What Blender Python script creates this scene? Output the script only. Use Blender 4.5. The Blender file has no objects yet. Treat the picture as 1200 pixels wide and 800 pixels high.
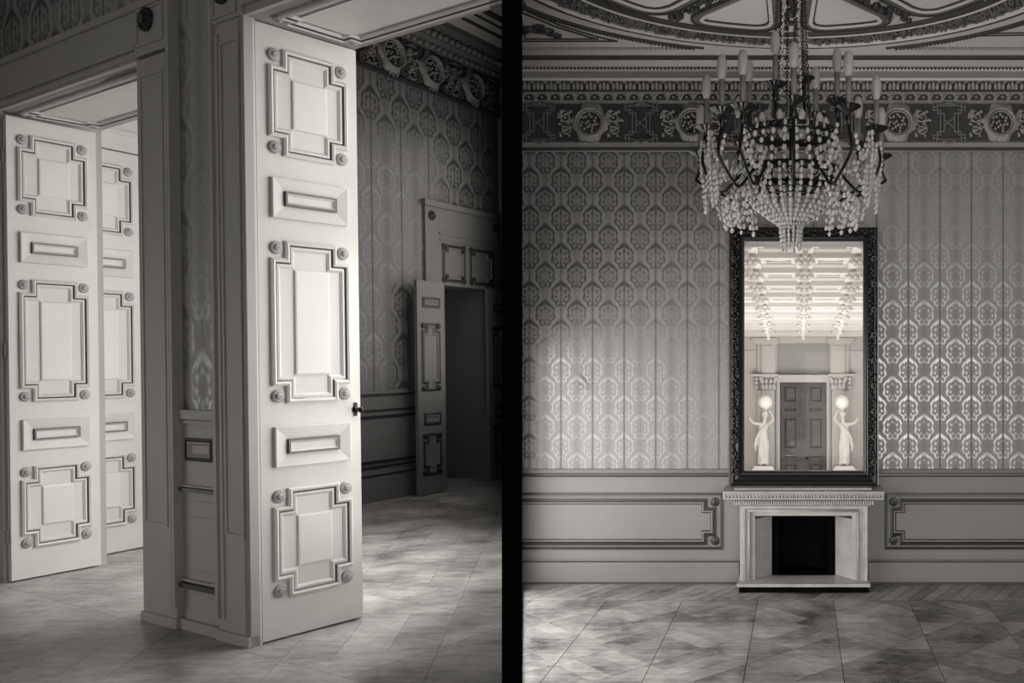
import bpy, bmesh, math, random
from mathutils import Matrix, Vector
random.seed(7)
S = bpy.context.scene
COL = S.collection
PI = math.pi

# ------------------------------------------------------------------ camera, world, lights, exposure
F, CX, CY, EYE = 1100.0, 938.0, 422.0, 1.6      # focal length in px, principal point, eye height
cd = bpy.data.cameras.new('camera')
cd.sensor_fit = 'HORIZONTAL'; cd.sensor_width = 36.0
cd.lens = F * 36.0 / 1200.0
cd.shift_x = (600.0 - CX) / 1200.0
cd.shift_y = (CY - 400.0) / 1200.0
cd.clip_start = 0.05; cd.clip_end = 200
cam = bpy.data.objects.new('camera', cd); COL.objects.link(cam)
cam.location = (0, 0, EYE); cam.rotation_euler = (PI / 2, 0, 0)
S.camera = cam

S.view_settings.view_transform = 'Standard'
S.view_settings.look = 'None'
S.view_settings.gamma = 1.0
S.view_settings.use_curve_mapping = False
S.view_settings.exposure = 0.0
S.cycles.use_denoising = True
S.cycles.max_bounces = 8
S.cycles.caustics_reflective = False
S.cycles.caustics_refractive = False

W = bpy.data.worlds.new('world'); S.world = W; W.use_nodes = True
W.node_tree.nodes['Background'].inputs[0].default_value = (1.0, 0.975, 0.94, 1)
W.node_tree.nodes['Background'].inputs[1].default_value = 0.29

def area(name, loc, aim, sx, sy, power, spread=PI):
    l = bpy.data.lights.new(name, 'AREA'); l.shape = 'RECTANGLE'
    l.size = sx; l.size_y = sy; l.energy = power; l.spread = spread
    l.color = (1.0, 0.975, 0.94)
    o = bpy.data.objects.new(name, l); COL.objects.link(o)
    o.location = loc
    d = Vector(aim) - Vector(loc)
    o.rotation_euler = d.to_track_quat('-Z', 'Y').to_euler()
    return o

# daylight of the tall windows in the dividing wall, left side (lights the door leaves)
def ray_x(px, y): return (px - CX) / F * y
area('window_light_passage', (ray_x(583, 7.3), 7.3, 2.0), (ray_x(583, 7.3) - .953, 7.3 - .303, 1.98), 4.6, 3.6, 82, math.radians(125))
area('floor_fill_passage', (ray_x(578, 7.0), 7.0, 2.6), (ray_x(578, 7.0) - 1.0, 7.0 - .6, 0), 3.2, .7, 62, math.radians(95))  # unseen lamp added to brighten the passage floor
# unseen lamp added far left of the frame for sheen on the pier paper
area('sheen_light_near_room', (-8.7, 4.6, 1.0), (-3.6, 5.6, .9), 3.0, 2.2, 5.5, math.radians(70))
area('fill_light_passage_far', (ray_x(583, 11.0), 11.0, 2.9), (ray_x(583, 11.0) - .953, 11.0 - .303, 2.9), 3.0, 3.2, 33)  # unseen lamp added to brighten the dark far end of the passage
# daylight of the windows at the left of the salon, on the other side of the dividing wall
area('window_light_salon', (ray_x(612.6, 6.5), 6.5, .6), (ray_x(612.6, 6.5) + .953, 6.5 + .28, .6), 4.9, 2.3, 150)
# low windows of the salon behind the camera
area('window_light_rear', (-0.5, -3.2, .6), (-0.5, 9.0, .6), 11.0, 2.4, 420, math.radians(110))
# unseen fill lamps added to brighten the great hall
area('hall_fill_left', (-2.5, 23.0, -.8), (0.5, 28.0, -0.9), 6.0, 2.4, 185)
area('hall_fill_right', (2.7, 23.0, -.8), (0.0, 28.0, -0.9), 6.0, 2.4, 165)
area('hall_fill_low', (0.1, 19.0, -2.4), (0.1, 19.0, 2.0), 4.5, 12.0, 520)

# ------------------------------------------------------------------ material helpers
class Ex:
    """tiny expression wrapper around math nodes"""
    def __init__(s, nt, sock): s.nt = nt; s.s = sock
    def op(s, o, *a):
        n = s.nt.nodes.new('ShaderNodeMath'); n.operation = o
        for i, v in enumerate((s,) + a):
            if isinstance(v, Ex): s.nt.links.new(v.s, n.inputs[i])
            else: n.inputs[i].default_value = v
        return Ex(s.nt, n.outputs[0])
    def __add__(s, b): return s.op('ADD', b)
    def __radd__(s, b): return s.op('ADD', b)
    def __sub__(s, b): return s.op('SUBTRACT', b)
    def __rsub__(s, b): return (s * -1.0) + b
    def __mul__(s, b): return s.op('MULTIPLY', b)
    def __rmul__(s, b): return s.op('MULTIPLY', b)
    def __truediv__(s, b): return s.op('DIVIDE', b)
    def abs(s): return s.op('ABSOLUTE')
    def sin(s): return s.op('SINE')
    def cos(s): return s.op('COSINE')
    def clamp(s):
        r = s.op('MAXIMUM', 0.0); return r.op('MINIMUM', 1.0)
    def gt(s, v): return s.op('GREATER_THAN', v)
    def lt(s, v): return s.op('LESS_THAN', v)

TINT = (1.0, 0.972, 0.94)
def col(v): return (v * TINT[0], v * TINT[1], v * TINT[2], 1)

def base(name):
    m = bpy.data.materials.new(name); m.use_nodes = True
    nt = m.node_tree; b = nt.nodes['Principled BSDF']
    return m, nt, b

def mix_grey(nt, fac, v0, v1):
    n = nt.nodes.new('ShaderNodeMix'); n.data_type = 'RGBA'
    if isinstance(fac, Ex): nt.links.new(fac.s, n.inputs[0])
    else: nt.links.new(fac, n.inputs[0])
    n.inputs[6].default_value = col(v0); n.inputs[7].default_value = col(v1)
    return n.outputs[2]

def noise(nt, scale, detail=4, rough=.6, vec=None, coord='Object', stretch=None):
    n = nt.nodes.new('ShaderNodeTexNoise'); n.inputs['Scale'].default_value = scale
    n.inputs['Detail'].default_value = detail; n.inputs['Roughness'].default_value = rough
    tc = nt.nodes.new('ShaderNodeTexCoord'); v = tc.outputs[coord]
    if stretch:
        mp = nt.nodes.new('ShaderNodeMapping'); mp.inputs['Scale'].default_value = stretch
        nt.links.new(v, mp.inputs[0]); v = mp.outputs[0]
    nt.links.new(v, n.inputs['Vector'])
    return Ex(nt, n.outputs['Fac'])

def paint(name, v, rough=.5, var=.12, scale=3.0, spec=.4, metal=0.0, bump=0.0, stretch=None, dark=None):
    m, nt, b = base(name)
    n = noise(nt, scale, 5, .65, stretch=stretch)
    f = ((n - .5) * 2.2 + .5).clamp()
    nt.links.new(mix_grey(nt, f, v * (1 - var) if dark is None else dark, v * (1 + var * .5)), b.inputs['Base Color'])
    b.inputs['Roughness'].default_value = rough
    b.inputs['Specular IOR Level'].default_value = spec
    b.inputs['Metallic'].default_value = metal
    if bump:
        n2 = noise(nt, scale * 14, 3, .6, stretch=stretch)
        bp = nt.nodes.new('ShaderNodeBump'); bp.inputs['Strength'].default_value = bump; bp.inputs['Distance'].default_value = .01
        nt.links.new(n2.s, bp.inputs['Height']); nt.links.new(bp.outputs[0], b.inputs['Normal'])
    return m

def damask(name, a, bz, ground, fig, x0=0.0, z0=0.0, spec_g=.1, spec_f=1.0, r_g=.65, r_f=.33, stain=None):
    m, nt, b = base(name)
    tc = nt.nodes.new('ShaderNodeTexCoord')
    sp = nt.nodes.new('ShaderNodeSeparateXYZ'); nt.links.new(tc.outputs['Object'], sp.inputs[0])
    X = Ex(nt, sp.outputs[0]); Z = Ex(nt, sp.outputs[2])
    u = (X - x0) / a; v = (Z - z0) / bz
    U = u - u.op('ROUND'); V = v - v.op('ROUND')
    cond = (U.abs() + V.abs()).gt(.5)
    U2 = U - cond * U.op('SIGN') * .5
    V2 = V - cond * V.op('SIGN') * .5
    s = U2.abs(); t = V2
    rho = (s * s + t * t * .82).op('SQRT')
    th = t.op('ARCTAN2', s)
    R = (th * 7.0 + 1.2).cos() * .024 + .275 + (th.sin() * .06)
    line = lambda d, w: (1.0 - d.abs() / w).clamp()
    outline = line(rho - R, .062)
    inner = line(rho - R * .55, .05)
    veins = ((th * 8.0).cos() * .5 + .5) * rho.lt(R * .95) * .28
    edge = (s + t.abs())
    ribbon = line(edge - .47 + (t * 40.0).cos() * .012, .03)
    chev = line(s * .8 + t - .37, .07) * s.lt(.15)
    drop = line(s - .05, .035) * line(t + .33, .09)
    n = noise(nt, 70, 3, .7)
    f = ((outline * 1.0 + inner * .6 + veins * 1.7 + ribbon * .4 + chev * .8 + drop * .9) * (n * .8 + .6)).clamp()
    wide = line(U, .17) * .25
    st = ((line(U.abs() - .5, .045) * .75 + wide) * (n * .7 + .65)).clamp()
    n2 = noise(nt, .9, 5, .6)
    g = mix_grey(nt, n2, ground * .9, ground * 1.12)
    mx = nt.nodes.new('ShaderNodeMix'); mx.data_type = 'RGBA'
    nt.links.new(f.s, mx.inputs[0]); nt.links.new(g, mx.inputs[6]); mx.inputs[7].default_value = col(fig)
    mxs = nt.nodes.new('ShaderNodeMix'); mxs.data_type = 'RGBA'
    nt.links.new(st.s, mxs.inputs[0]); nt.links.new(mx.outputs[2], mxs.inputs[6]); mxs.inputs[7].default_value = col(.05)
    out = mxs.outputs[2]
    f = (f * (1.0 - st)).clamp()
    if stain:
        dx = (X - stain[0]) / stain[2]; dz = (Z - stain[1]) / stain[2]
        d = (dx * dx + dz * dz).op('SQRT')
        n3 = noise(nt, 9, 4, .7)
        sf = ((1.0 - d + (n3 - .5) * 1.6).clamp() * 1.6).clamp() * n3
        mx2 = nt.nodes.new('ShaderNodeMix'); mx2.data_type = 'RGBA'
        nt.links.new(sf.s, mx2.inputs[0]); nt.links.new(out, mx2.inputs[6]); mx2.inputs[7].default_value = col(.05)
        out = mx2.outputs[2]
    nt.links.new(out, b.inputs['Base Color'])
    b.inputs['IOR'].default_value = 1.8
    nt.links.new((f * (r_f - r_g) + r_g).s, b.inputs['Roughness'])
    nt.links.new((f * (spec_f - spec_g) + spec_g).s, b.inputs['Specular IOR Level'])
    return m

def wood(name, lo, hi, grain=(3, 26, 3), rough=.42, spec=.4, rand=.5, scuff=0.0):
    m, nt, b = base(name)
    oi = nt.nodes.new('ShaderNodeObjectInfo')
    r = Ex(nt, oi.outputs['Random'])
    n = noise(nt, 1.0, 6, .7, stretch=grain)
    n2 = noise(nt, 1.1, 5, .65, coord='Generated')
    tc = nt.nodes.new('ShaderNodeNewGeometry')
    n3 = nt.nodes.new('ShaderNodeTexNoise'); n3.inputs['Scale'].default_value = 2.2; n3.inputs['Detail'].default_value = 7
    nt.links.new(tc.outputs['Position'], n3.inputs['Vector'])
    w = Ex(nt, n3.outputs['Fac'])
    n4 = nt.nodes.new('ShaderNodeTexNoise'); n4.inputs['Scale'].default_value = 9; n4.inputs['Detail'].default_value = 8
    n4.inputs['Roughness'].default_value = .75
    nt.links.new(tc.outputs['Position'], n4.inputs['Vector'])
    w4 = Ex(nt, n4.outputs['Fac'])
    f = ((r - .5) * rand + (n - .5) * 1.3 + (w - .5) * 1.6 + (w4 - .5) * 1.4 + .5).clamp()
    nt.links.new(mix_grey(nt, f, lo, hi), b.inputs['Base Color'])
    nt.links.new(((w - .5) * .5 + rough).s, b.inputs['Roughness'])
    b.inputs['Specular IOR Level'].default_value = spec
    return m

M = {}
M['door_paint'] = paint('door_paint', .66, .42, .09, 2.2, .4, bump=.05)
M['door_field'] = paint('door_field', .70, .36, .07, 1.6, .45)
M['trim_paint'] = paint('trim_paint', .43, .5, .08, 2.0, .35)
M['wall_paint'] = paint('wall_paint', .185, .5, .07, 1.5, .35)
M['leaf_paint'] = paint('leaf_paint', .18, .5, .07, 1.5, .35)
M['gilt_dark'] = paint('gilt_dark', .035, .4, .3, 20, .5)
M['gilt'] = paint('gilt', .10, .35, .3, 30, .6, .5)
M['rosette'] = paint('rosette', .42, .4, .3, 30, .5)
M['rosette_dark'] = paint('rosette_dark', .025, .4, .3, 30, .5)
M['plaster'] = paint('plaster', .62, .7, .06, 1.2, .2)
M['plaster_light'] = paint('plaster_light', .72, .7, .06, 1.2, .2)
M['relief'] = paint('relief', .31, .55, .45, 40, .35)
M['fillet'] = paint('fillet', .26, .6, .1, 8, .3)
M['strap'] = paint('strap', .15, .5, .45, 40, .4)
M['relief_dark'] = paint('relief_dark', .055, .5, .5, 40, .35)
M['frieze'] = paint('frieze', .05, .6, .3, 12, .3)
M['line_dark'] = paint('line_dark', .06, .6, .2, 10, .3)
M['marble'] = paint('marble', .40, .35, .28, 5, .5, bump=.05)
M['soot_shade'] = paint('soot_shade', .004, .95, .5, 6, .02)
M['iron'] = paint('iron', .012, .38, .4, 18, .6, .6)
M['brass_dark'] = paint('brass_dark', .05, .32, .4, 22, .6, .8)
M['bulb'] = paint('bulb', .42, .45, .1, 9, .5)
M['candle'] = paint('candle', .22, .5, .2, 9, .4)
M['frame_dark'] = paint('frame_dark', .013, .35, .5, 40, .6, .2)
M['frame_plain'] = paint('frame_plain', .012, .45, .3, 12, .4)
M['black'] = paint('black', .0012, .9, .1, 3, .0)
M['hall_paint'] = paint('hall_paint', .60, .6, .05, .8, .2)
M['hall_white'] = paint('hall_white', .66, .6, .06, 3, .2)
M['hall_panel'] = paint('hall_panel', .42, .6, .12, 2, .2)
M['hall_door'] = wood('hall_door', .05, .15, (30, 30, 2), .5, .3, .2)
M['statue'] = paint('statue', .72, .5, .08, 5, .3)
M['paper_salon'] = damask('paper_salon', 37 / 120.0, 44.5 / 120.0,   .26, .05, x0=(640 - 938) / 120.0 - 9e-3, z0=1.6 + (422 - 192) / 120.0,
                          stain=((684 - 938) / 120.0, 1.6 - (448 - 422) / 120.0, .11))
M['paper_pier'] = damask('paper_pier', .48, .58, .42, .13, x0=-.577, z0=.30)  # paler copy of paper_left; light on the pier is put into its colour
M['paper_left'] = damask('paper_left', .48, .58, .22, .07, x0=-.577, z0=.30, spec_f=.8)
M['parquet'] = wood('parquet', .06, .40, (2.5, 22, 3), .36, .45, .40)
M['parquet_left'] = wood('parquet_left', .16, .58, (2.0, 16, 3), .42, .4, .16)
M['parquet_base'] = paint('parquet_base', .045, .7, .2, 3)

def glass(name):
    m, nt, b = base(name)
    nt.nodes.remove(b)
    tr = nt.nodes.new('ShaderNodeBsdfTransparent'); gl = nt.nodes.new('ShaderNodeBsdfGlossy'); gl.inputs['Roughness'].default_value = .02
    tr.inputs[0].default_value = (.97, .97, .96, 1)
    mx = nt.nodes.new('ShaderNodeMixShader'); mx.inputs[0].default_value = .002
    nt.links.new(tr.outputs[0], mx.inputs[1]); nt.links.new(gl.outputs[0], mx.inputs[2])
    nt.links.new(mx.outputs[0], nt.nodes['Material Output'].inputs[0])
    return m
M['pane'] = glass('pane')
def crystal(name):
    m, nt, b = base(name)
    b.inputs['Base Color'].default_value = (.92, .9, .87, 1)
    b.inputs['Roughness'].default_value = .08
    b.inputs['Transmission Weight'].default_value = .55
    b.inputs['IOR'].default_value = 1.5
    b.inputs['Specular IOR Level'].default_value = .8
    return m
M['crystal'] = crystal('crystal')
def lamp_mat(name, e):
    m, nt, b = base(name)
    b.inputs['Base Color'].default_value = col(.8)
    b.inputs['Emission Color'].default_value = col(1.0); b.inputs['Emission Strength'].default_value = e
    return m
M['globe'] = lamp_mat('globe', .12)

# ------------------------------------------------------------------ mesh helpers
class MB:
    def __init__(s): s.v = []; s.f = []; s.m = []; s.sm = []
    def add(s, vs, fs, m=0, smooth=False):
        k = len(s.v); s.v += [tuple(p) for p in vs]
        for f in fs:
            s.f.append([i + k for i in f]); s.m.append(m); s.sm.append(smooth)
        return s
    def box(s, x0, x1, y0, y1, z0, z1, m=0):
        vs = [(x0, y0, z0), (x1, y0, z0), (x1, y1, z0), (x0, y1, z0), (x0, y0, z1), (x1, y0, z1), (x1, y1, z1), (x0, y1, z1)]
        return s.add(vs, [(3, 2, 1, 0), (4, 5, 6, 7), (0, 1, 5, 4), (1, 2, 6, 5), (2, 3, 7, 6), (3, 0, 4, 7)], m)
    def prism(s, poly, z0, z1, m=0):                      # polygon in x,y going up
        n = len(poly)
        vs = [(x, y, z0) for x, y in poly] + [(x, y, z1) for x, y in poly]
        fs = [list(range(n))[::-1], list(range(n, 2 * n))] + [(i, (i + 1) % n, n + (i + 1) % n, n + i) for i in range(n)]
        return s.add(vs, fs, m)
    def prism_xz(s, poly, y0, y1, m=0):                   # polygon in x,z going along y
        n = len(poly)
        vs = [(x, y0, z) for x, z in poly] + [(x, y1, z) for x, z in poly]
        fs = [list(range(n)), list(range(n, 2 * n))[::-1]] + [((i + 1) % n, i, n + i, n + (i + 1) % n) for i in range(n)]
        return s.add(vs, fs, m)
    def run_x(s, prof, x0, x1, m=0):                      # closed profile in (y,z) run along x
        n = len(prof)
        vs = [(x0, y, z) for y, z in prof] + [(x1, y, z) for y, z in prof]
        fs = [list(range(n)), list(range(n, 2 * n))[::-1]] + [((i + 1) % n, i, n + i, n + (i + 1) % n) for i in range(n)]
        return s.add(vs, fs, m)
    def frame(s, poly, prof, y=0.0):                      # closed outline in x,z; profile (inset, height, mat)
        n = len(poly); rings = []
        for pr in prof:
            o, h = pr[0], pr[1]
            rings.append([(p[0], y - h, p[1]) for p in inset(poly, o)])
        vs = [p for r in rings for p in r]
        for k in range(len(prof) - 1):
            mat = prof[k][2] if len(prof[k]) > 2 else 0
            fs = [(k * n + i, k * n + (i + 1) % n, (k + 1) * n + (i + 1) % n, (k + 1) * n + i) for i in range(n)]
            if k == 0: base_i = len(s.v); s.v += vs
            for f in fs:
                s.f.append([i + base_i for i in f]); s.m.append(mat); s.sm.append(False)
        return s
    def plate(s, poly, y, m=0):
        return s.add([(x, y, z) for x, z in poly], [list(range(len(poly)))], m)
    def lathe(s, prof, c=(0, 0, 0), seg=16, axis='z', m=0, smooth=True):
        n = len(prof); vs = []
        for i in range(seg):
            a = 2 * PI * i / seg
            for r, h in prof:
                if axis == 'z': p = (c[0] + r * math.cos(a), c[1] + r * math.sin(a), c[2] + h)
                else: p = (c[0] + r * math.cos(a), c[1] - h, c[2] + r * math.sin(a))     # -y is out of the wall
                vs.append(p)
        fs = []
        for i in range(seg):
            j = (i + 1) % seg
            for k in range(n - 1):
                fs.append((i * n + k, j * n + k, j * n + k + 1, i * n + k + 1))
        return s.add(vs, fs, m, smooth)
    def tube(s, pts, r, seg=6, m=0, closed=False, flat=None):
        pts = [Vector(p) for p in pts]; n = len(pts); vs = []
        up0 = None
        for i, p in enumerate(pts):
            a = pts[(i - 1) % n] if (closed or i > 0) else p
            b = pts[(i + 1) % n] if (closed or i < n - 1) else p
            t = (b - a)
            if t.length < 1e-9: t = Vector((0, 0, 1))
            t.normalize()
            if up0 is None:
                up0 = Vector((0, 0, 1)) if abs(t.z) < .9 else Vector((1, 0, 0))
            x = t.cross(up0)
            if x.length < 1e-6: x = t.cross(Vector((0, 1, 0)))
            x.normalize(); y = x.cross(t); up0 = y if abs(y.dot(t)) < .5 else up0
            rr = r[i] if isinstance(r, (list, tuple)) else r
            for k in range(seg):
                q = 2 * PI * k / seg
                vs.append(p + x * (rr * math.cos(q)) + y * (rr * math.sin(q)))
        fs = []
        for i in range(n if closed else n - 1):
            j = (i + 1) % n
            for k in range(seg):
                l = (k + 1) % seg
                fs.append((i * seg + k, i * seg + l, j * seg + l, j * seg + k))
        if not closed:
            fs.append(tuple(range(seg))[::-1]); fs.append(tuple((n - 1) * seg + k for k in range(seg)))
        return s.add(vs, fs, m, True)
    def ball(s, c, r, seg=6, rings=4, m=0, sz=1.0, sy=1.0):
        vs = [(c[0], c[1], c[2] - r * sz)]
        for i in range(1, rings):
            a = -PI / 2 + PI * i / rings
            for k in range(seg):
                q = 2 * PI * k / seg
                vs.append((c[0] + r * math.cos(a) * math.cos(q), c[1] + r * sy * math.cos(a) * math.sin(q), c[2] + r * sz * math.sin(a)))
        vs.append((c[0], c[1], c[2] + r * sz))
        fs = [(0, 1 + (k + 1) % seg, 1 + k) for k in range(seg)]
        for i in range(rings - 2):
            for k in range(seg):
                l = (k + 1) % seg; b = 1 + i * seg
                fs.append((b + k, b + l, b + seg + l, b + seg + k))
        e = len(vs) - 1; b = 1 + (rings - 2) * seg
        fs += [(b + k, b + (k + 1) % seg, e) for k in range(seg)]
        return s.add(vs, fs, m, True)
    def mesh(s, name, mats):
        me = bpy.data.meshes.new(name)
        me.from_pydata(s.v, [], s.f)
        for m in (mats if isinstance(mats, (list, tuple)) else [mats]): me.materials.append(M[m])
        me.polygons.foreach_set('material_index', s.m)
        me.polygons.foreach_set('use_smooth', s.sm)
        bm = bmesh.new(); bm.from_mesh(me); bmesh.ops.recalc_face_normals(bm, faces=bm.faces); bm.to_mesh(me); bm.free()
        me.update()
        return me

def inset(poly, o):
    n = len(poly); out = []
    ar = sum(poly[i][0] * poly[(i + 1) % n][1] - poly[(i + 1) % n][0] * poly[i][1] for i in range(n))
    sg = 1 if ar > 0 else -1
    for i in range(n):
        p0, p1, p2 = Vector(poly[i - 1]), Vector(poly[i]), Vector(poly[(i + 1) % n])
        d1 = (p1 - p0).normalized(); d2 = (p2 - p1).normalized()
        n1 = Vector((-d1.y, d1.x)) * sg; n2 = Vector((-d2.y, d2.x)) * sg
        k = 1 + n1.dot(n2)
        if k < .2: k = .2
        q = p1 + (n1 + n2) * (o / k)
        out.append((q.x, q.y))
    return out

def rect(x0, x1, z0, z1): return [(x0, z0), (x1, z0), (x1, z1), (x0, z1)]
def notched(x0, x1, z0, z1, a, b):
    return [(x0 + a, z0), (x1 - a, z0), (x1 - a, z0 + b), (x1, z0 + b), (x1, z1 - b), (x1 - a, z1 - b), (x1 - a, z1),
            (x0 + a, z1), (x0 + a, z1 - b), (x0, z1 - b), (x0, z0 + b), (x0 + a, z0 + b)]

I4 = Matrix.Identity(4)
def link(name, data, parent=None, mat=None, kind=None, label=None, cat=None, group=None):
    o = bpy.data.objects.new(name, data); COL.objects.link(o)
    if parent is not None: o.parent = parent
    if mat is not None: o.matrix_basis = mat
    if kind: o['kind'] = kind
    if label: o['label'] = label
    if cat: o['category'] = cat
    if group: o['group'] = group
    return o
def obj(name, mb, mats, parent=None, mat=None, **k):
    return link(name, mb.mesh(name, mats), parent, mat, **k)
def T(x, y, z): return Matrix.Translation((x, y, z))

# the left-hand building leans a little out of plumb
LEAN = T(0, 0, EYE) @ Matrix.Rotation(-.013, 4, 'Y') @ T(0, 0, -EYE)
def frame_at(ox, oy, dx, dy, oz=0.0):
    l = math.hypot(dx, dy); dx /= l; dy /= l
    return LEAN @ Matrix(((dx, -dy, 0, ox), (dy, dx, 0, oy), (0, 0, 1, oz), (0, 0, 0, 1)))

# right-hand salon: photograph pixel -> metres at depth Z
D = 9.17
def wx(px, Z=D): return (px - CX) / F * Z
def wz(py, Z=D): return EYE + (CY - py) / F * Z
FL = -.58                                    # floor of the salon, lower than the passage

# ================================================================== DIVIDING WALL (black end facing the camera)
mb = MB()
p = [(ray_x(588, y), y) for y in (2.0, 15.0)] + [(ray_x(612, y), y) for y in (15.0, 2.0)]
mb.prism(p, FL - .1, 6.4)
obj('wall_divider', mb, 'black', kind='structure', label='black end of the dividing wall standing between passage and salon', cat='wall')

# ================================================================== LEFT: passage with thick wall and open door leaves
# ---- floor of pieces
def clip_half(poly, f):
    out = []
    for i in range(len(poly)):
        a, b = poly[i], poly[(i + 1) % len(poly)]
        fa, fb = f(a), f(b)
        if fa >= 0: out.append(a)
        if fa * fb < 0:
            t = fa / (fa - fb); out.append((a[0] + t * (b[0] - a[0]), a[1] + t * (b[1] - a[1])))
    return out
def px_of(p): return CX + F * p[0] / p[1]

A0 = (-3.153, 5.356); AX = (.858, -.5135); AN = (.5135, .858)
FA = frame_at(A0[0], A0[1], AX[0], AX[1])
def a2w(x, y): return (A0[0] + AX[0] * x + AN[0] * y, A0[1] + AX[1] * x + AN[1] * y)

mb = MB()
mb.prism([(ray_x(599, .8), .8), (ray_x(599, 14.6), 14.6), (-11, 14.6), (-11, -.6), (-.2, -.6)], -.12, -.014)
fl = obj('floor', mb, 'parquet_base', mat=LEAN, kind='structure', label='scuffed parquet floor of the passage and the rooms at left', cat='floor')

CELL = [[(0, 0), (.5, 0), (0, .5)], [(1, 0), (1, .5), (.5, 0)], [(1, 1), (.5, 1), (1, .5)], [(0, 1), (0, .5), (.5, 1)]]
def lerp(a, b, t): return (a[0] + (b[0] - a[0]) * t, a[1] + (b[1] - a[1]) * t)
for k in range(3):
    a, b = k / 3.0, (k + 1) / 3.0
    CELL.append([lerp((.5, 0), (1, .5), a), lerp((.5, 0), (1, .5), b), lerp((0, .5), (.5, 1), b), lerp((0, .5), (.5, 1), a)])
def pieces_floor(parent, cells, mat, top, keep, flip=True, th=.014, gap=.0025, name='parquet_block'):
    n = 0
    for (ox, oy, ux, uy, vx, vy, par) in cells:
        for poly in CELL:
            q = []
            for (u, v) in poly:
                if par: u = 1 - u
                q.append((ox + ux * u + vx * v, oy + uy * u + vy * v))
            q = keep(q)
            if len(q) < 3: continue
            q = inset(q, gap)
            cx = sum(p[0] for p in q) / len(q); cy = sum(p[1] for p in q) / len(q)
            m_ = MB(); m_.prism([(p[0] - cx, p[1] - cy) for p in q], -th, 0)
            o = obj(name, m_, mat, parent, T(cx, cy, top)); n += 1
    return n
cells = []
for i in range(-7, 5):
    for j in range(-4, 8):
        c = 1.15
        o_ = a2w(i * c - .2, j * c - .05)
        cs = [a2w(i * c - .2 + a * c, j * c - .05 + b * c) for a in (0, 1) for b in (0, 1)]
        if all(p[1] < 4.2 for p in cs) or any(p[1] < .9 for p in cs): continue
        if all(px_of(p) > 600 for p in cs) or all(px_of(p) < -60 for p in cs): continue
        if max(p[1] for p in cs) > 14.5: continue
        cells.append((o_[0], o_[1], AX[0] * c, AX[1] * c, AN[0] * c, AN[1] * c, (i + j) % 2))
pieces_floor(fl, cells, 'parquet_left', 0.0, lambda q: clip_half(q, lambda p: -(p[0] - (599 - CX) / F * p[1])), gap=.0014)

mb = MB(); mb.box(-9.0, .1, -.6, -.42, 0, 5.9)  # unseen wall added to keep the rear light off the pier
obj('wall_light_block', mb, 'trim_paint', kind='structure', label='unseen wall added behind the camera at left, blocks light from the rear', cat='wall')
# ---- wall A : thick wall with pier between two doorways
mb = MB()
mb.box(-1.20, -.06, .05, .70, 0, 5.9)                       # pier
mb.box(-3.42, -1.20, .05, .70, 3.56, 5.9)                   # over the left doorway
mb.box(-.06, 2.22, .05, .70, 3.61, 5.9)                     # over the right doorway
mb.box(-5.4, -3.42, .05, .70, 0, 5.9)                       # left end
wa = obj('wall_front', mb, 'trim_paint', mat=FA, kind='structure', label='thick grey painted wall with a pier between the two open doorways', cat='wall')

def paper(name, parent, x0, x1, z0, z1, y, mat):
    m_ = MB(); m_.box(x0, x1, y - .004, y, z0, z1)
    return obj(name, m_, mat, parent)
paper('wallpaper', wa, -.806, -.348, 1.33, 5.9, .05, 'paper_pier')
paper('wallpaper', wa, -5.4, -.806, 3.92, 5.9, .05, 'paper_pier')
paper('wallpaper', wa, -.348, 2.2, 3.92, 5.9, .05, 'paper_pier')

GROOVE = [(0, 0, 0), (0, .018, 0), (.012, .026, 0), (.024, .020, 1), (.034, .012, 0), (.046, .014, 0), (.058, .004, 0), (.06, 0, 0)]
def architrave(x0, x1, z0, z1, name='architrave', arris=True):
    m_ = MB()
    m_.box(x0, x1, 0, .05, z0, z1)
    return m_
m_ = architrave(-.333, 0, 0, 3.61); m_.box(-.348, -.318, -.018, .05, .13, 3.90); m_.box(-.293, -.268, -.010, 0, .13, 3.55)
m_.frame(rect(-.25, -.05, .62, 3.50), [(0, 0), (0, .008), (.018, .008), (.018, 0)])
obj('architrave', m_, 'trim_paint', wa)
m_ = architrave(-1.23, -.821, 0, 3.56); m_.box(-.836, -.806, -.018, .05, .13, 3.90); m_.box(-.878, -.858, -.010, 0, .13, 3.55)
m_.frame(rect(-1.19, -.91, .62, 3.46), [(0, 0), (0, .006), (.016, .006), (.016, 0)])
obj('architrave', m_, 'trim_paint', wa)
# jamb edges lining the right reveal and the left reveal of the pier
m_ = MB(); m_.box(-.06, -.0005, .0, .062, 0, 3.61); obj('jamb', m_, 'door_paint', wa)
m_ = MB(); m_.box(-1.23, -1.20, .05, .70, 0, 3.56); obj('jamb', m_, 'door_paint', wa)
m_ = MB(); m_.box(-3.42, -3.345, 0, .03, 0, 3.56); m_.box(-3.42, -3.40, .03, .70, 0, 3.56); m_.box(-3.8, -3.42, 0, .05, 0, 3.9); obj('jamb', m_, 'trim_paint', wa)
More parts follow.
